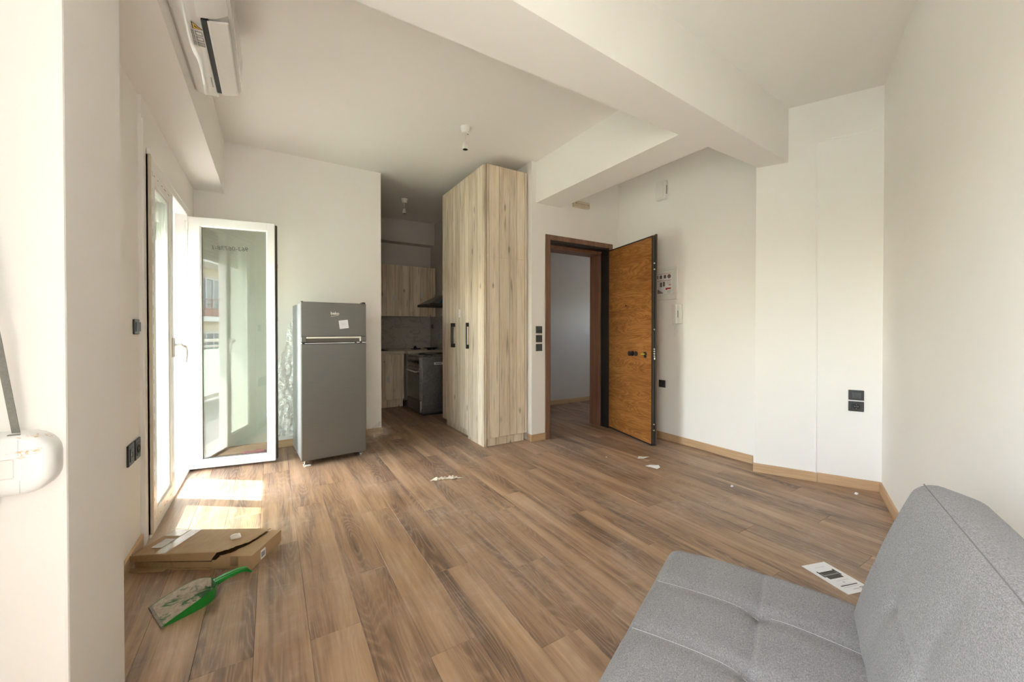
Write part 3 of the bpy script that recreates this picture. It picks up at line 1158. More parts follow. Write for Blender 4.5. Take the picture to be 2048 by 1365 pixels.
MB().box(.1605, .1613, -.0546, -.0538, .022, .056).build('seam', INKL, t)
MB().box(.1625, .1633, -.0546, -.0538, -.062, -.034).build('seam', INKL, t)
MB().box(.0, .115, -.03, -.001, -.098, -.068, .004).build('bracket', PLASTIC, t)
sp = Vector((-.489, 1.332, .940)); sq = Vector((-.604, 1.195, 2.30))
ax = (sq - sp).normalized()
side = ax.cross(Vector((.25, 1, 0))).normalized()
nrm = side.cross(ax).normalized()
b = MB()
vs = []
for p in (sp, sq):
    for a_, c_ in ((-1, -1), (1, -1), (1, 1), (-1, 1)):
        vs.append(b.bm.verts.new(p + side * a_ * .007 + nrm * c_ * .0007))
for q in ((0, 1, 2, 3), (7, 6, 5, 4), (0, 4, 5, 1), (1, 5, 6, 2), (2, 6, 7, 3), (3, 7, 4, 0)):
    b.bm.faces.new([vs[i] for i in q])
b.box(-.500, -.478, 1.318, 1.345, .936, .945, .002)
tag(b.build('shutter_strap', GREYSTRAP), 'grey woven shutter strap running up out of the white winder', 'strap')


# pendant lamp holders
def lampholder(x, y, label):
    t = thing('lamp_holder', label, 'lamp', (x, y, CEIL))
    MB().lathe([(.045, -.001), (.045, -.006), (.043, -.012), (.032, -.056), (.026, -.058)], 24, 'z').build('ceiling_rose', PLASTIC, t, True, angle=.6)
    MB().lathe([(.005, -.057), (.005, -.063)], 8, 'z', (.020, -.004, 0)).build('screw', INKG, t)
    MB().tube([(0, 0, -.056), (.0, 0, -.10), (-.002, 0, -.138)], .003, 8).build('cord', PLASTIC, t, True)
    MB().lathe([(.014, -.134), (.019, -.138), (.019, -.155), (.021, -.157), (.026, -.196), (.0245, -.1965), (.022, -.175), (.001, -.174)], 24, 'z', (-.002, 0, 0)).build('socket_shell', PLASTIC, t, True, angle=.6)
    MB().lathe([(.021, -.176), (.021, -.1955), (.0195, -.1955), (.019, -.178), (.001, -.1775)], 20, 'z', (-.002, 0, 0)).build('socket_thread', plain('dark_brass', (.10, .075, .05), .4, .6), t, True, angle=.6)


lampholder(1.44, 3.107, 'bare white lamp holder hanging from the main ceiling near the tall cupboard')
lampholder(1.533, 5.247, 'bare white lamp holder hanging in the dark kitchen')

# ================================================================== AIR CONDITIONER
ac = thing('air_conditioner', 'white split air conditioner on the beam above the balcony door', 'air conditioner', (-.366, 2.03, 2.55))
L_ = .845
body = [(0, .01), (.012, .0), (.10, -.006), (.112, .0), (.112, .030), (.135, .034), (.205, .05), (.212, .07), (.212, .255), (.19, .272), (.0, .275)]
MB().prism(body, 0, L_, 'y').build('body', GLOSSW, ac, True, angle=.5)
bow = MB()


def ac_low(u, v):
    x = .014 + .092 * u
    return (x, .03 + (L_ - .06) * v, -.008 - .012 * math.sin(u * PI) - .004 * math.sin(v * 7 + u * 3) * math.sin(u * PI))


bow.grid(14, 40, ac_low)
bow.build('drain_panel', GLOSSW, ac, True)
ck = MB()
ck.prism([(.008, -.004), (.095, -.012), (.16, .005), (.208, .04), (.212, .08), (.212, .25), (.0, .25)], -.012, .150, 'y')
ck.build('near_end_cover', GLOSSW, ac, True, angle=.5)
MB().box(.108, .130, .16, L_ - .055, -.0065, .03).build('outlet_slot', INK, ac)
for k in range(13):
    y = .19 + k * .047
    MB().box(.114, .134, y, y + .003, -.0045, .02).build('vane', GREYM, ac)
fp = MB()
fp.prism([(.130, -.008), (.140, -.011), (.204, .006), (.209, .012), (.203, .014), (.140, -.003)], .158, L_ - .05, 'y')
fp.build('flap', PLASTIC, ac)
MB().prism([(.207, .045), (.220, .06), (.224, .24), (.214, .262), (.205, .262)], .0, L_, 'y').build('front_panel', GLOSSW, ac, True, angle=.5)
stk = MB()
zz = -.0215
tri = [(.072, .172), (.072, .222), (.110, .214)]
MB().prism(tri, zz - .001, zz).build('warning_triangle', INK, ac)
MB().prism([(.0755, .177), (.0755, .217), (.104, .2125)], zz - .0018, zz - .0008).build('warning_sign', YELLOW, ac)
MB().prism([(.080, .190), (.081, .204), (.096, .209), (.086, .199)], zz - .0024, zz - .0016).build('warning_symbol', INK, ac)
ic = MB()
for k, y in enumerate((.236, .276, .316)):
    for a0, a1, b0, b1 in ((.078, .104, y, y + .003), (.078, .104, y + .025, y + .028), (.078, .081, y, y + .028), (.101, .104, y + .006, y + .024)):
        ic.box(a0, a1, b0, b1, zz - .001, zz + .001)
    if k == 2:
        ic.box(.083, .100, y + .008, y + .012, zz - .001, zz).box(.083, .098, y + .016, y + .020, zz - .001, zz)
    for j in range(4):
        ic.box(.064 + (j % 2) * .006, .0655 + (j % 2) * .006, y - .002, y + .028, zz - .001, zz + .002)
ic.build('pictogram', INKG, ac)
MB().box(.094, .098, .62, .72, -.0170, -.0160).build('small_print', INKG, ac)

# ================================================================== TALL CUPBOARD
tc = thing('tall_cupboard', 'tall whitewashed plank-effect cupboard reaching almost to the ceiling', 'cupboard', (1.80, 3.45, 0))
# local x 0..0.50, y 0..1.11
H = 2.82
MB().box(.022, .50, .006, 1.11, .083, H - .002).build('carcass', LAM, tc)
pl = MB().box(.045, .475, .03, 1.09, 0, .083)
pl.build('plinth', LAM, tc)
MB().box(.024, .500, -.012, .006, .085, 1.905, .002).build('side_panel', LAM, tc)
MB().box(.024, .500, -.012, .006, 1.922, H, .002).build('side_panel', LAM, tc)
MB().box(.024, .500, -.014, .006, 1.905, 1.922, .001).build('side_rail', LAM, tc)
MB().box(.016, .026, -.013, .010, .0, H, .001).build('corner_edging', plain('laminate_edge_band', (.36, .28, .19), .5), tc)
MB().box(.024, .475, .012, .026, .0, .084, .001).build('plinth', LAM, tc)
for k in range(3):
    y0 = .012 + k * .366
    d = MB().box(.0, .020, y0 + .0015, y0 + .3645, .086 if k else .0, H, .0015).build('door', LAM, tc)
    hy = (y0 + .022) if k == 2 else (y0 + .345)
    hb = MB()
    hb.box(-.034, -.002, hy - .008, hy + .008, .970, 1.012, .001).box(-.034, -.002, hy - .008, hy + .008, 1.205, 1.247, .001)
    hb.box(-.034, -.026, hy - .008, hy + .008, 1.012, 1.205, .001)
    hb.build('handle', BLACKM, d)
    if k == 1:
        MB().box(-.0006, 0, y0 + .20, y0 + .245, 1.31, 1.40).build('sticker', PAPER, d)

# ================================================================== KITCHEN
MB_ = MB
struct('backsplash', MB().box(.3, 2.318, 6.438, 6.45, .85, 1.384).box(2.318, 2.33, 4.6, 6.4379, .85, 1.384), MARBLE)


def kdoor(parent, x0, x1, z0, z1, y, knob_x, knob_z, paper=None):
    d = MB().box(x0 + .0015, x1 - .0015, y - .018, y, z0, z1, .0015).build('door', LAM, parent)
    MB().lathe([(.005, 0), (.005, -.012), (.010, -.016), (.010, -.024), (.005, -.027)], 14, 'y', (knob_x, y - .018, knob_z)).build('knob', CHROME, d, True, angle=.6)
    if paper:
        MB().box(paper[0], paper[0] + .045, y - .0188, y - .0178, paper[1], paper[1] + .075).build('sticker', PAPERD, d)


u1 = thing('wall_cupboard', 'two-door plank-effect wall cupboard at the left above the kitchen worktop', 'cupboard', (0, 0, 0))
u1.location = (1.02, 6.118, 1.385)
MB().box(.002, .838, .0, .32, 0, .78).build('carcass', LAM, u1)
kdoor(u1, 0, .42, -.004, .784, 0, .385, .05)
kdoor(u1, .42, .84, -.004, .784, 0, .47, .05, (.575, .235))
u2 = thing('wall_cupboard', 'single-door plank-effect wall cupboard beside the cooker hood', 'cupboard', (1.862, 6.118, 1.385))
MB().box(.002, .423, .0, .32, 0, .78).build('carcass', LAM, u2)
kdoor(u2, 0, .425, -.004, .784, 0, .035, .05, (.175, .31))
b1 = thing('base_cupboard', 'plank-effect kitchen base cupboard partly cut off by the wall end', 'cupboard', (1.035, 5.918, 0))
MB().box(0, .338, 0, .52, .125, .803).build('carcass', LAM, b1)
kdoor(b1, 0, .34, .128, .792, 0, .30, .70)
MB().box(0, .338, .05, .066, 0, .125).build('plinth', LAM, b1)
b2 = thing('base_cupboard', 'plank-effect kitchen base cupboard directly left of the wrapped cooker', 'cupboard', (1.376, 5.918, 0))
MB().box(0, .333, 0, .52, .125, .803).build('carcass', LAM, b2)
kdoor(b2, 0, .335, .128, .792, 0, .035, .70, (.075, .395))
MB().box(0, .333, .05, .066, 0, .125).build('plinth', LAM, b2)
wt = MB().box(.31, 2.315, 5.885, 6.437, .806, .852, .004, 2).box(1.72, 2.315, 5.735, 5.886, .806, .852, .004)
tag(wt.build('worktop', WORKTOP), 'beige kitchen worktop running under the marble backsplash', 'worktop')

ck = thing('cooker', 'dark steel freestanding cooker still wrapped in clear film', 'cooker', (1.708, 5.115, 0))
# local x 0..0.60 (front at x=0), y 0..0.60
MB().box(.02, .60, .0, .60, .03, .80, .004).build('body', OVEN, ck)
MB().box(.0, .03, .01, .59, .66, .79, .006, 2).build('control_panel', OVEN, ck)
od = MB().box(-.012, .022, .02, .58, .21, .65, .006, 2).build('oven_door', OVENB, ck)
hh = MB().tube([(-.05, .07, .60), (-.05, .53, .60)], .010, 10).box(-.05, -.01, .07, .09, .592, .608).box(-.05, -.01, .51, .53, .592, .608)
hh.build('handle', CHROME, od, True, angle=.6)
MB().box(-.008, .022, .02, .58, .05, .20, .005).build('drawer', OVEN, ck)
MB().box(.05, .56, .03, .57, .0, .045).build('plinth', BLACKM, ck)
for k in range(5):
    MB().lathe([(.018, 0), (.016, -.022), (.008, -.024)], 14, 'x', (0, .09 + k * .105, .725)).build('control_knob', GREYM, ck, True, angle=.6)
MB().box(.0, .60, .0, .60, .80, .815, .004, 2).build('hob', OVENB, ck)
for x, y in ((.17, .16), (.17, .44), (.44, .16), (.44, .44)):
    MB().lathe([(.055, .815), (.055, .822), (.035, .830), (.001, .831)], 16, 'z', (x, y, 0)).build('burner', BLACKM, ck, True, angle=.6)
MB().box(.015, .025, -.006, .015, .10, .80, .002).build('corner_edge', CHROME, ck)
lb = MB().box(.185, .310, -.0065, -.005, .690, .724).build('label', PAPER, ck)
MB().box(.205, .290, -.0072, -.0064, .698, .716).build('print', INKG, lb)


def wrapfn(c, n):
    return c + n * (mnoise.noise(c * 9) * .008)


wr = rounded(.318, .308, .395, .012, 10, 10, 12, wrapfn)
for v in wr.bm.verts:
    v.co = v.co + Vector((.298, .30, .432))
wr.build('stretch_wrap', WRAP, ck, True)

hd = thing('cooker_hood', 'cooker hood with blue protective film, above the wrapped cooker', 'hood', (1.86, 5.12, 1.505))
MB().box(.0, .465, .0, .60, 0, .032, .003).build('rim', GREYM, hd)
cn_ = MB()
b0 = [(.0, .0), (.465, .0), (.465, .60), (.0, .60)]
b1_ = [(.25, .17), (.465, .17), (.465, .43), (.25, .43)]
lo = [cn_.bm.verts.new((x, y, .032)) for x, y in b0]
hi = [cn_.bm.verts.new((x, y, .17)) for x, y in b1_]
cn_.bm.faces.new(lo[::-1]); cn_.bm.faces.new(hi)
for i in range(4):
    cn_.bm.faces.new((lo[i], lo[(i + 1) % 4], hi[(i + 1) % 4], hi[i]))
cn_.build('canopy', STEEL, hd)
bf = MB()
bf.poly([(.12, -.003, .034), (.464, -.003, .034), (.464, .165, .174), (.26, .165, .174)])
bmesh.ops.solidify(bf.bm, geom=bf.bm.faces[:], thickness=.002)
bf.build('protective_film', BLUEF, hd)
ls = MB()
for k in range(7):
    ls.box(-.06 + k * .022, -.03 + k * .022, .02 + .01 * (k % 3), .06 + .02 * (k % 2), -.006 + .004 * k, .012 + .005 * k, .004)
tag(ls.build('loose_film', BLACKM, hd), 'dark bunched film hanging at the front lip')

o = MB()
o.box(-.06, .06, -.05, .05, 0, .012, .004, 2).lathe([(.022, .012), (.028, .03), (.012, .055), (.001, .058)], 12, 'z', (-.01, 0, 0)).box(.03, .10, -.012, .012, .004, .02, .004)
tag(o.build('plumbing_fitting', DARKBLUE, loc=(1.98, 6.18, .852), rot=(0, 0, .4), smooth=True, angle=.6), 'small dark blue fitting lying on the kitchen worktop corner', 'fitting')
o = MB()
o.box(-.10, .10, -.05, .05, .022, .036, .004).box(-.05, .0, -.03, .03, 0, .024, .004).box(.03, .07, -.02, .02, 0, .024, .004)
tag(o.build('burner_grate', BLACKM, loc=(2.16, 5.98, .852), rot=(0, 0, .15)), 'flat black metal piece lying on the worktop behind the cooker', 'grate')
o = MB()
o.lathe([(.17, 0), (.175, .004), (.10, .016), (.03, .030), (.001, .033)], 18, 'z')
tag(o.build('sink_cover', BLACKM, loc=(1.36, 6.12, .852), smooth=True, angle=.6), 'flat dark item on the left end of the kitchen worktop', 'cover')

# ================================================================== FRIDGE
rzf = math.atan2(.041, .538)
fg = thing('fridge', 'silver-grey two-door fridge freezer standing against the back wall', 'fridge', (.215, 3.777, 0), rzf)
FW = .54
MB().box(.006, FW - .006, .055, .575, .035, 1.405, .006, 2).build('body', STEEL_SIDE, fg)
MB().box(.012, FW - .012, .050, .058, .04, 1.40).build('door_gasket', GASKET, fg)
dl = MB().box(0, FW, 0, .050, .042, 1.050, .007, 2).build('fridge_door', STEEL, fg)
fz = MB()
fz.box(0, FW, 0, .050, 1.112, 1.415, .006, 2)
fz.box(0, .040, 0, .050, 1.066, 1.1125, .004).box(.492, FW, 0, .050, 1.066, 1.1125, .004)
fz.box(.038, .494, .020, .050, 1.066, 1.1125)
fz = fz.build('freezer_door', STEEL, fg)
hp = MB().box(.042, .494, -.003, .012, 1.097, 1.1115, .002).box(.482, .494, -.003, .012, 1.068, 1.098, .002).build('handle_trim', CREAM, fz)
MB().box(.042, .482, .008, .021, 1.068, 1.098).build('handle_recess', plain('recess_brown_grey', (.12, .105, .085), .5), fz)
MB().box(.003, FW - .003, .010, .050, 1.050, 1.066).build('centre_strip', GREYM, fg)
MB().box(-.002, .010, .004, .03, 1.050, 1.064, .002).box(.455, .485, .002, .02, 1.053, 1.062, .002).box(.505, .535, .002, .02, 1.053, 1.062, .002).box(.03, .44, .006, .012, 1.053, 1.058).build('centre_hinge', CHROME, fg)
MB().box(.505, .535, .005, .07, 1.415, 1.428, .003).build('hinge_cover', BLACKP, fg)
MB().box(.002, .02, .01, .05, 1.415, 1.420, .002).build('top_cap', BLACKP, fg)
tx = text_mb('beko', .036, .0006, bold=.0012)
lg = tx.build('logo', CREAM, fz, loc=(.234, -.0008, 1.308))
sw = MB()
sw.poly([(.236, -.0012, 1.291), (.262, -.0012, 1.2915), (.300, -.0012, 1.301), (.300, -.0012, 1.3045), (.262, -.0012, 1.2975), (.236, -.0012, 1.2965)])
bmesh.ops.solidify(sw.bm, geom=sw.bm.faces[:], thickness=-.0008)
sw.build('logo_stroke', CREAM, fz)
for x, y in ((.035, .06), (FW - .035, .06), (.035, .53), (FW - .035, .53)):
    MB().lathe([(.018, 0), (.018, .008), (.009, .010), (.009, .040)], 14, 'z', (x, y, 0)).build('foot', CHROME if y < .1 else BLACKP, fg, True, angle=.6)
MB().box(.028, .072, -.012, .02, .0, .006, .002).build('foot_wedge', PAPERD, fg)
fm = Matrix.Translation((.215, 3.777, 0)) @ Matrix.Rotation(rzf, 4, 'Z')
nt = thing('sticky_note', 'white square paper note stuck askew on the freezer door', 'note', fm @ Vector((.343, -.0010, 1.222)), rzf)
nt.rotation_euler = (0, -7 * D2R, rzf)
MB().grid(6, 6, lambda u, v: ((u - .5) * .078, -.0004 - .004 * (1 - v) ** 3, (v - .5) * .076), .0004).build('sheet', PAPER, nt)
wr = MB()
for z in (.014, .004, -.006):
    wr.box(-.020, .016, -.0024, -.0018, z, z + .0012)
wr.build('handwriting', INKL, nt)

# crumpled plastic film left of and behind the fridge


def sheet1(u, v):
    z = .13 + 1.18 * v
    xl = .02 + .17 * max(0, (v - .52)) / .48 + .015 * math.sin(v * 19)
    x = xl + (.36 - xl) * u
    n = mnoise.noise(Vector((x * 9, z * 6, 1.3))) * .035 + mnoise.noise(Vector((x * 26, z * 18, 4))) * .014
    rid = abs(mnoise.noise(Vector((x * 14 + z * 3, z * 5, 9)))) * .03
    return (x, 4.43 + n - rid, z)


tag(MB().grid(46, 120, sheet1).build('plastic_sheet', FILM, smooth=True), 'crumpled clear plastic sheet hanging between the glass door and the fridge', 'plastic sheet')


def sheet2(u, v):
    x = .80 + .50 * u
    f = .5 + .5 * math.sin(u * 5 + 1)
    y = 4.485 - .30 * v * (.55 + .45 * f)
    z = .006 + .11 * max(0, 1 - v * 2.4) * max(0, 1 - abs(u - .47) * 2.6) * 1.3 + .022 * abs(mnoise.noise(Vector((x * 12, y * 12, 2)))) * (1 - v * .5) + .012 * max(0, mnoise.noise(Vector((x * 30, y * 30, 5))))
    return (x, y, max(z, .004))


tag(MB().grid(60, 36, sheet2).build('plastic_sheet', FILM2, smooth=True), 'clear plastic film crumpled on the floor right of the fridge', 'plastic sheet')

# ================================================================== SOFA BED
SO = Vector((0, 0, 0))
so = thing('sofa_bed', 'light grey tufted fabric sofa bed in the right foreground', 'sofa', (0, 0, 0), math.atan2(U.y, U.x))
# local x = along U (a), local y: -W (b = -y) because rotating U by +90 deg gives -WN


def loc_ab(a_, b_, z):
    return Vector((a_, -b_, z))


HXs, HYs = .93, .268


def seat_fn(c, n):
    a_ = c.x + (-1.48 + HXs)
    b_ = -c.y + (.36 - HYs)
    up = max(0., n.z)
    d = 0.
    crown = .016 * (1 - (c.y / HYs) ** 2) * up
    def grv(t, wid, dep):
        return dep * math.exp(-(t / wid) ** 2)
    d += grv(b_ - .078, .007, .008) + grv(b_ - .078, .05, .006)
    for k in range(1, 8):
        ak = -1.48 + .235 * k
        d += grv(a_ - ak, .030, .005)
        d += .012 * math.exp(-((a_ - ak) ** 2 + (b_ - .078) ** 2) / .022 ** 2)
    c.z += crown - d * up * min(1., max(.25, (HXs - abs(c.x)) / .06))
    return Vector((c.x + (-1.48 + HXs), c.y - (.36 - HYs), c.z + .325))


rounded(HXs, HYs, .075, .040, 150, 60, 3, seat_fn).build('seat', FABRIC, so, True)
# stitched seams
st = MB()
for k in range(1, 8):
    ak = -1.48 + .235 * k
    pts = []
    for i in range(34):
        b_ = -.15 + .49 * i / 33
        z = .400 + .016 * (1 - ((b_ - (.36 - HYs)) / HYs) ** 2) - .005 - .006 * math.exp(-((b_ - .078) / .05) ** 2) - .008 * math.exp(-((b_ - .078) / .007) ** 2) - .012 * math.exp(-((b_ - .078) / .022) ** 2)
        pts.append(loc_ab(ak, b_, z + .0002))
    st.tube(pts, .0008, 5)
st.build('seam', plain('pale_thread', (.36, .35, .345), .9), so)
# backrest: leaning block
BH = .232


def back_fn(c, n):
    # local block: x along, y = thickness (front +), z height
    a_ = c.x
    z = c.z
    fr = max(0., n.y)
    d = 0.
    for zz in (-.02,):
        d += .004 * math.exp(-((z - zz) / .03) ** 2) + .004 * math.exp(-((z - zz) / .008) ** 2)
    for k in range(1, 8):
        ak = -.930 + .235 * k
        d += .003 * math.exp(-((a_ - ak) / .03) ** 2)
        d += .009 * math.exp(-((a_ - ak) ** 2 + (z + .02) ** 2) / .03 ** 2)
    c.y -= d * fr * min(1., max(0., (HXs - abs(c.x) - .02) / .08)) * min(1., max(0., (BH - abs(c.z) - .03) / .05))
    c.y += .012 * (1 - (z / BH) ** 2) * fr
    t = 17 * D2R
    y, zz = c.y, c.z
    b_ = -.262 + y * math.cos(t) - zz * math.sin(t)
    z2 = .558 + zz * math.cos(t) + y * math.sin(t)
    return Vector((c.x + (-1.445 + HXs), -b_, z2))


rounded(HXs, .072, BH, .045, 150, 3, 50, back_fn).build('backrest', FABRIC, so, True)
pp = MB()
pts = []
for i in range(60):
    a_ = -1.417 + 1.83 * i / 59
    y, zz = .072 - .013, BH - .013
    t = 17 * D2R
    pts.append(Vector((a_, -(-.262 + y * math.cos(t) - zz * math.sin(t)), .558 + zz * math.cos(t) + y * math.sin(t))))
pp.tube(pts, .0014, 6)
pp.build('piping', plain('dark_grey_piping', (.16, .155, .15), .9), so)
MB().box(-1.42, .32, -.30, .14, .215, .255, .004).build('frame', BLACKM, so)
MB().box(-1.38, .30, .13, .36, .20, .34, .004).build('back_support', BLACKM, so)
for a_, b_ in ((-1.30, .24), (-1.30, -.30), (.22, .24), (.22, -.30)):
    MB().tube([loc_ab(a_, b_, .0), loc_ab(a_, b_, .22)], .018, 12).build('leg', CHROME, so, True, angle=.6)

# ================================================================== LOOSE THINGS ON THE FLOOR
bx = thing('cardboard_box', 'flat brown cardboard box with a torn lid on the floor by the balcony door', 'box', (-.270, 2.544, 0), -31 * D2R)
hw, hd_ = .287, .1175
bs = MB()
bs.box(-hw + .004, .09, -hd_ + .010, -hd_ + .014, 0, .032).box(.09, hw, -hd_, -hd_ + .004, 0, .046).box(-hw, hw, hd_ - .004, hd_, 0, .066).box(-hw, -hw + .004, -hd_ + .004, hd_ - .004, 0, .060)
bs.box(hw - .004, hw, -hd_ + .004, hd_ - .004, 0, .066).box(-hw, hw, -hd_, hd_, 0, .004)
bs.build('tray', CARD, bx)
MB().box(-hw + .008, hw - .006, -hd_ + .030, hd_ - .006, .005, .022).build('shaded_inside', CARD_SHADE, bx)  # dark slab standing in for the shade under the torn lid
crack = [(.118, -.1225), (.128, -.120), (.140, -.112), (.146, -.104), (.158, -.101), (.163, -.088), (.170, -.082), (.172, -.066), (.186, -.050), (.193, -.033), (.207, -.020), (.211, .004), (.2165, .020), (.219, .048), (.224, .070), (.226, .092), (.236, .1205)]
zl = .078
top = MB()
left = [(-hw - .008, .1205), (-hw - .008, -.1225)] + crack
top.prism(left, zl, zl + .003)
top.bm.verts.ensure_lookup_table()
for v in top.bm.verts:                                     # the torn edge lifts a little, left end sags
    v.co.z += .010 * math.exp(-((v.co.x - .15) ** 2 + (v.co.y + .1) ** 2) / .006) - .006 * max(0, (-v.co.x - .12) / .16)
ft = MB()
front = [(-hw - .014, zl - .006), (.118, zl + .009), (.108, zl - .006), (.098, zl - .018), (.092, zl - .030), (-hw - .020, zl - .034)]
top.prism(front, -.1255, -.1225, 'y')
top.build('lid', CARD, bx)
rt = MB()
right = [(x + (.014 if y < -.08 else .010 if y < -.02 else .004), y) for x, y in crack][::-1] + [(.150, -.1225), (hw + .004, -.1225), (hw + .004, .1205)]
rt.prism(right, zl - .010, zl - .007)
rt.prism([(.110, zl - .030), (.132, zl - .012), (.150, zl - .008), (hw + .004, zl - .008), (hw + .004, zl - .054), (.094, zl - .048)], -.1255, -.1225, 'y')
rt.box(hw + .001, hw + .004, -.1225, .1205, .010, zl - .008)
rt.build('torn_lid_end', CARD, bx)
fp = MB()
fp.prism([(-hw - .035, -.130), (-hw + .02, -.150), (-hw + .16, -.140), (-hw + .16, -.120), (-hw - .02, -.116)], .002, .006)
fp.build('loose_flap', CARD, bx)
tp = MB()
tp.box(-.19, -.135, -.122, .12, zl + .0035, zl + .0042)
tp.build('tape', TAPE, bx)
MB().box(.185, .225, -.1265, -.1258, .020, .068).build('tape', TAPE, bx)
MB().box(-.285, -.20, .05, .118, zl + .0005, zl + .0012).build('tape', TAPE, bx)
tp = MB()
tp.prism([(-.12, -.165), (-.07, -.135), (-.06, -.135), (-.085, -.185)], .006, .0066)
tp.build('tape', TAPE, bx)
MB().box(-.252, -.198, -.066, .02, zl + .0012, zl + .0020).build('paper_label', PAPERD, bx)
bc = MB().box(hw + .004, hw + .0046, -.058, -.020, .012, .056).build('barcode_label', PAPER, bx)
b = MB()
for k in range(9):
    y = -.053 + k * .0032
    b.box(hw + .0045, hw + .0050, y, y + (.0012 if k % 3 else .002), .020, .046)
b.build('barcode', INK, bc)
bm_ = Matrix.Translation((-.270, 2.544, 0)) @ Matrix.Rotation(-31 * D2R, 4, 'Z')


def lump(c, n):
    return Vector((c.x * (1 + .35 * mnoise.noise(c * 60)), c.y * (1 + .3 * mnoise.noise(c * 55 + Vector((3, 1, 2)))), c.z * (1 + .4 * mnoise.noise(c * 70)))) + Vector((0, 0, .009))


tag(rounded(.024, .013, .013, .010, 5, 3, 3, lump).build('tissue_scrap', WHITEFOAM, smooth=True, loc=bm_ @ Vector((.115, .020, zl + .004)), rot=(0, 0, .2)), 'small white crumpled scrap on top of the cardboard box', 'scrap')



def clothf(c, n):
    return Vector((c.x * (1 + .4 * mnoise.noise(c * 30)), c.y * (1 + .4 * mnoise.noise(c * 28 + Vector((2, 5, 1)))), c.z * (1 + .5 * mnoise.noise(c * 40)))) + Vector((0, 0, .030))


tag(rounded(.085, .045, .030, .025, 10, 6, 4, clothf).build('pink_cloth', PINK, smooth=True, loc=(-.14, 4.30, 0), rot=(0, 0, .1)), 'crumpled dark pink cloth on the floor behind the open glass door', 'cloth')

# dustpan
dp = thing('dustpan', 'green plastic dustpan caked with pale plaster dust, left foreground', 'dustpan', (-.303, 2.150, 0), 22 * D2R)
# local +x to the handle
prof = [(-.125, .092), (-.05, .090), (.03, .083), (.075, .066), (.105, .036), (.112, .0)]


def pan_outline(x):
    for (xa, ya), (xb, yb) in zip(prof, prof[1:]):
        if xa <= x <= xb:
            return ya + (yb - ya) * (x - xa) / (xb - xa)
    return 0.


pan = MB()
NS = 24
ring = []
for i in range(NS + 1):
    q = i / NS
    ang = (q - .5) * PI
    if abs(ang) > 1.0:
        pass
pts = [(-.125, -.092), (-.085, -.0915), (-.045, -.090), (-.005, -.087), (.030, -.082), (.060, -.072), (.083, -.056), (.098, -.036), (.106, -.015), (.108, 0)]
pts = [(x * .86, y) for x, y in pts]
pts = pts + [(x, -y) for x, y in pts[::-1][1:]]


def wall_h(x):
    return .008 + .044 * max(0., min(1., (x + .108) / .15)) ** .8


inner, rimv, outb, outt = [], [], [], []
for x, y in pts:
    k = 1.0
    inner.append(pan.bm.verts.new((x * .97, y * .93, .006 + .006 * (x + .125))))
    h = wall_h(x)
    rimv.append(pan.bm.verts.new((x * 1.02, y * 1.01, h)))
n = len(pts)
for i in range(n - 1):
    pan.bm.faces.new((inner[i], rimv[i], rimv[i + 1], inner[i + 1]))
floor_f = pan.bm.faces.new(inner)
bmesh.ops.triangulate(pan.bm, faces=[floor_f])
bmesh.ops.recalc_face_normals(pan.bm, faces=pan.bm.faces[:])
pan.build('pan_inside', DUSTY, dp, True, angle=.7)
sh = MB()
o1, o2, o3 = [], [], []
for x, y in pts:
    h = wall_h(x)
    o1.append(sh.bm.verts.new((x * .985, y * .96, .001)))
    o2.append(sh.bm.verts.new((x * 1.035, y * 1.025, h + .001)))
    o3.append(sh.bm.verts.new((x * 1.015, y * 1.0, h + .0015)))
for i in range(n - 1):
    sh.bm.faces.new((o1[i], o1[i + 1], o2[i + 1], o2[i]))
    sh.bm.faces.new((o2[i], o2[i + 1], o3[i + 1], o3[i]))
ff = sh.bm.faces.new(o1[::-1])
bmesh.ops.triangulate(sh.bm, faces=[ff])
bmesh.ops.recalc_face_normals(sh.bm, faces=sh.bm.faces[:])
sh.build('shell', GREENP, dp, True, angle=.7)
lp = MB()
for i in range(22):
    y = -.092 + i * .00876
    lp.box(-.1135 - .004 * abs(mnoise.noise(Vector((y * 60, 0, 0)))), -.1055, y, y + .0085, .001, .007 + .003 * abs(mnoise.noise(Vector((y * 80, 3, 0)))))
lp.build('dusty_lip', plain('dirty_plaster', (.30, .26, .22), .9, var=.3, nscale=90), dp)
hn = MB()
hn.prism([(.100, .032), (.100, .052), (.150, .058), (.200, .058), (.228, .050), (.246, .028), (.240, .024), (.222, .040), (.200, .046), (.150, .045)], -.016, .016, 'y')
hn.build('handle', GREENP, dp, loc=(-.014, 0, 0))
MB().tube([(.104, 0, .053), (.150, 0, .060), (.200, 0, .060), (.226, 0, .052)], .0035, 6).build('handle_rib', plain('light_green', (.10, .36, .10), .4), dp, True, loc=(-.014, 0, 0))

# instruction leaflet
lf_ = thing('leaflet', 'white instruction leaflet with a sofa picture on the floor by the sofa', 'leaflet', (2.275, .768, .001), 162.5 * D2R)
MB().box(-.073, .073, -.108, .108, 0, .0012).build('sheet', PAPER, lf_)
pc = MB()
pc.box(-.042, .042, -.040, .008, .0012, .0016)
pc.build('sofa_picture', plain('dark_grey_print', (.075, .072, .062), .7), lf_)
pc = MB()
pc.box(-.052, -.044, -.052, -.008, .0012, .0016).box(.044, .052, -.052, -.008, .0012, .0016).box(-.052, .052, -.044, -.036, .0012, .0017)
pc.build('sofa_outline', INK, lf_)
MB().box(-.041, .041, -.022, -.017, .0016, .0018).build('sofa_highlight', INKG, lf_)
pc = MB()
for (x0, x1, y0, y1) in ((-.052, -.034, .0945, .0965), (-.052, -.034, .0795, .0815), (-.053, -.051, .080, .096), (-.035, -.033, .083, .093), (-.046, -.040, .085, .091)):
    pc.box(x0, x1, y0, y1, .0012, .0017)
x = -.05
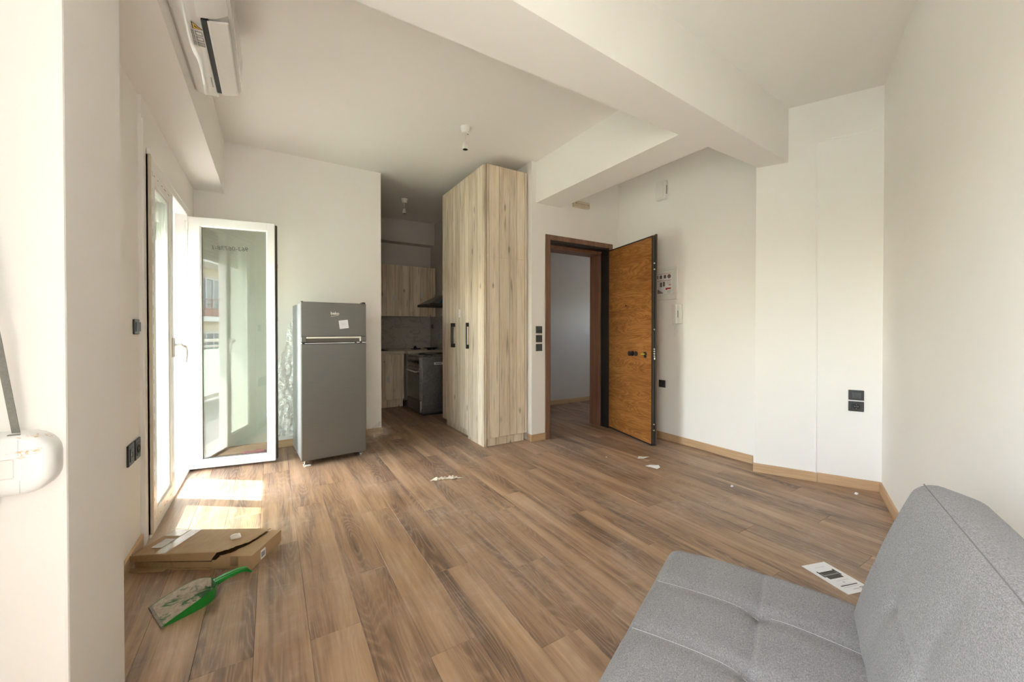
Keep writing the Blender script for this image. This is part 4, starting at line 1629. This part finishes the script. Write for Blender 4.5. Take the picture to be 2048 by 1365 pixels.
while x < .045:
    wd = random.uniform(.004, .008)
    pc.box(x, x + wd, .056, .0615, .0012, .0017)
    x += wd + .0015
pc.build('bold_print', INK, lf_)
pc = MB()
pc.box(-.028, .010, .084, .088, .0012, .0017).box(-.050, .045, .0695, .0710, .0012, .0017).box(-.030, .030, .0495, .0505, .0012, .0017).box(-.004, .004, .034, .042, .0012, .0017)
pc.box(-.045, .030, .024, .0252, .0012, .0017).box(-.035, .028, -.078, -.0768, .0012, .0017)
tag(pc.build('small_print', INKL, lf_), kind='stuff')


# paper scraps and torn plastic
def scrap(label, pts, c, mat, name='paper_scrap', cat='scrap', lift=.012, nz=1):
    b = MB()
    vs = [b.bm.verts.new((x, y, .002 + lift * abs(mnoise.noise(Vector((x * 40 + nz, y * 40, nz)))))) for x, y in pts]
    ctr = b.bm.verts.new((sum(p[0] for p in pts) / len(pts), sum(p[1] for p in pts) / len(pts), .004 + lift * .4))
    fs = []
    for i in range(len(vs)):
        fs.append(b.bm.faces.new((vs[i], vs[(i + 1) % len(vs)], ctr)))
    bmesh.ops.recalc_face_normals(b.bm, faces=fs)
    bmesh.ops.solidify(b.bm, geom=fs, thickness=.0012)
    return tag(b.build(name, mat, loc=c), label, cat)


scrap('folded white paper scrap on the floor, nearer to the door leaf', [(-.055, .005), (-.02, -.035), (.015, -.03), (.065, -.025), (.03, .01), (.0, .04)], (2.885, 2.415, 0), PAPERD, lift=.02, nz=3)
scrap('square white paper scrap on the floor, farther out from the door leaf', [(-.045, .045), (.005, .035), (.06, -.01), (.04, -.04), (-.01, -.05), (-.03, .0)], (2.772, 2.205, 0), PAPER, lift=.016, nz=6)


def torn(u, v):
    x = -.125 + .25 * u
    wdt = .004 + .036 * max(0., mnoise.noise(Vector((u * 5.3, 2.7, 1.1))) + .28) * math.sin(u * PI) ** .6
    y = -.09 * x + (v - .5) * 2 * wdt * (1 + .5 * mnoise.noise(Vector((u * 23, v * 2, 4)))) + .012 * mnoise.noise(Vector((u * 7, 0, 0)))
    z = .003 + .045 * abs(mnoise.noise(Vector((u * 8, v * 2.5, 7)))) ** 1.3 * math.sin(u * PI) + .010 * v * math.sin(u * PI)
    return (x, y, z)


tag(MB().grid(60, 10, torn, .0008).build('torn_wrapper', plain('cream_torn_film', (.72, .66, .56), .35, var=.15, nscale=70), loc=(1.165, 2.87, 0), rot=(0, 0, -12 * D2R), smooth=True), 'torn strip of cream plastic wrapper in the middle of the floor', 'scrap')
for (x, y, lb, r) in ((2.93, 1.62, 'tiny white crumb on the floor below the right wall', .010), (2.62, 2.60, 'tiny pale crumb near the folded paper scrap', .006), (3.55, 1.08, 'small white plaster crumb in the corner by the skirting', .012)):
    def cf(c, n, rr=r):
        return c * (1 + .4 * mnoise.noise(c * 200)) + Vector((0, 0, rr * .5))
    tag(rounded(r, r * .7, r * .5, r * .4, 2, 2, 2, cf).build('plaster_crumb', PAPER, loc=(x, y, 0)), lb, 'crumb')
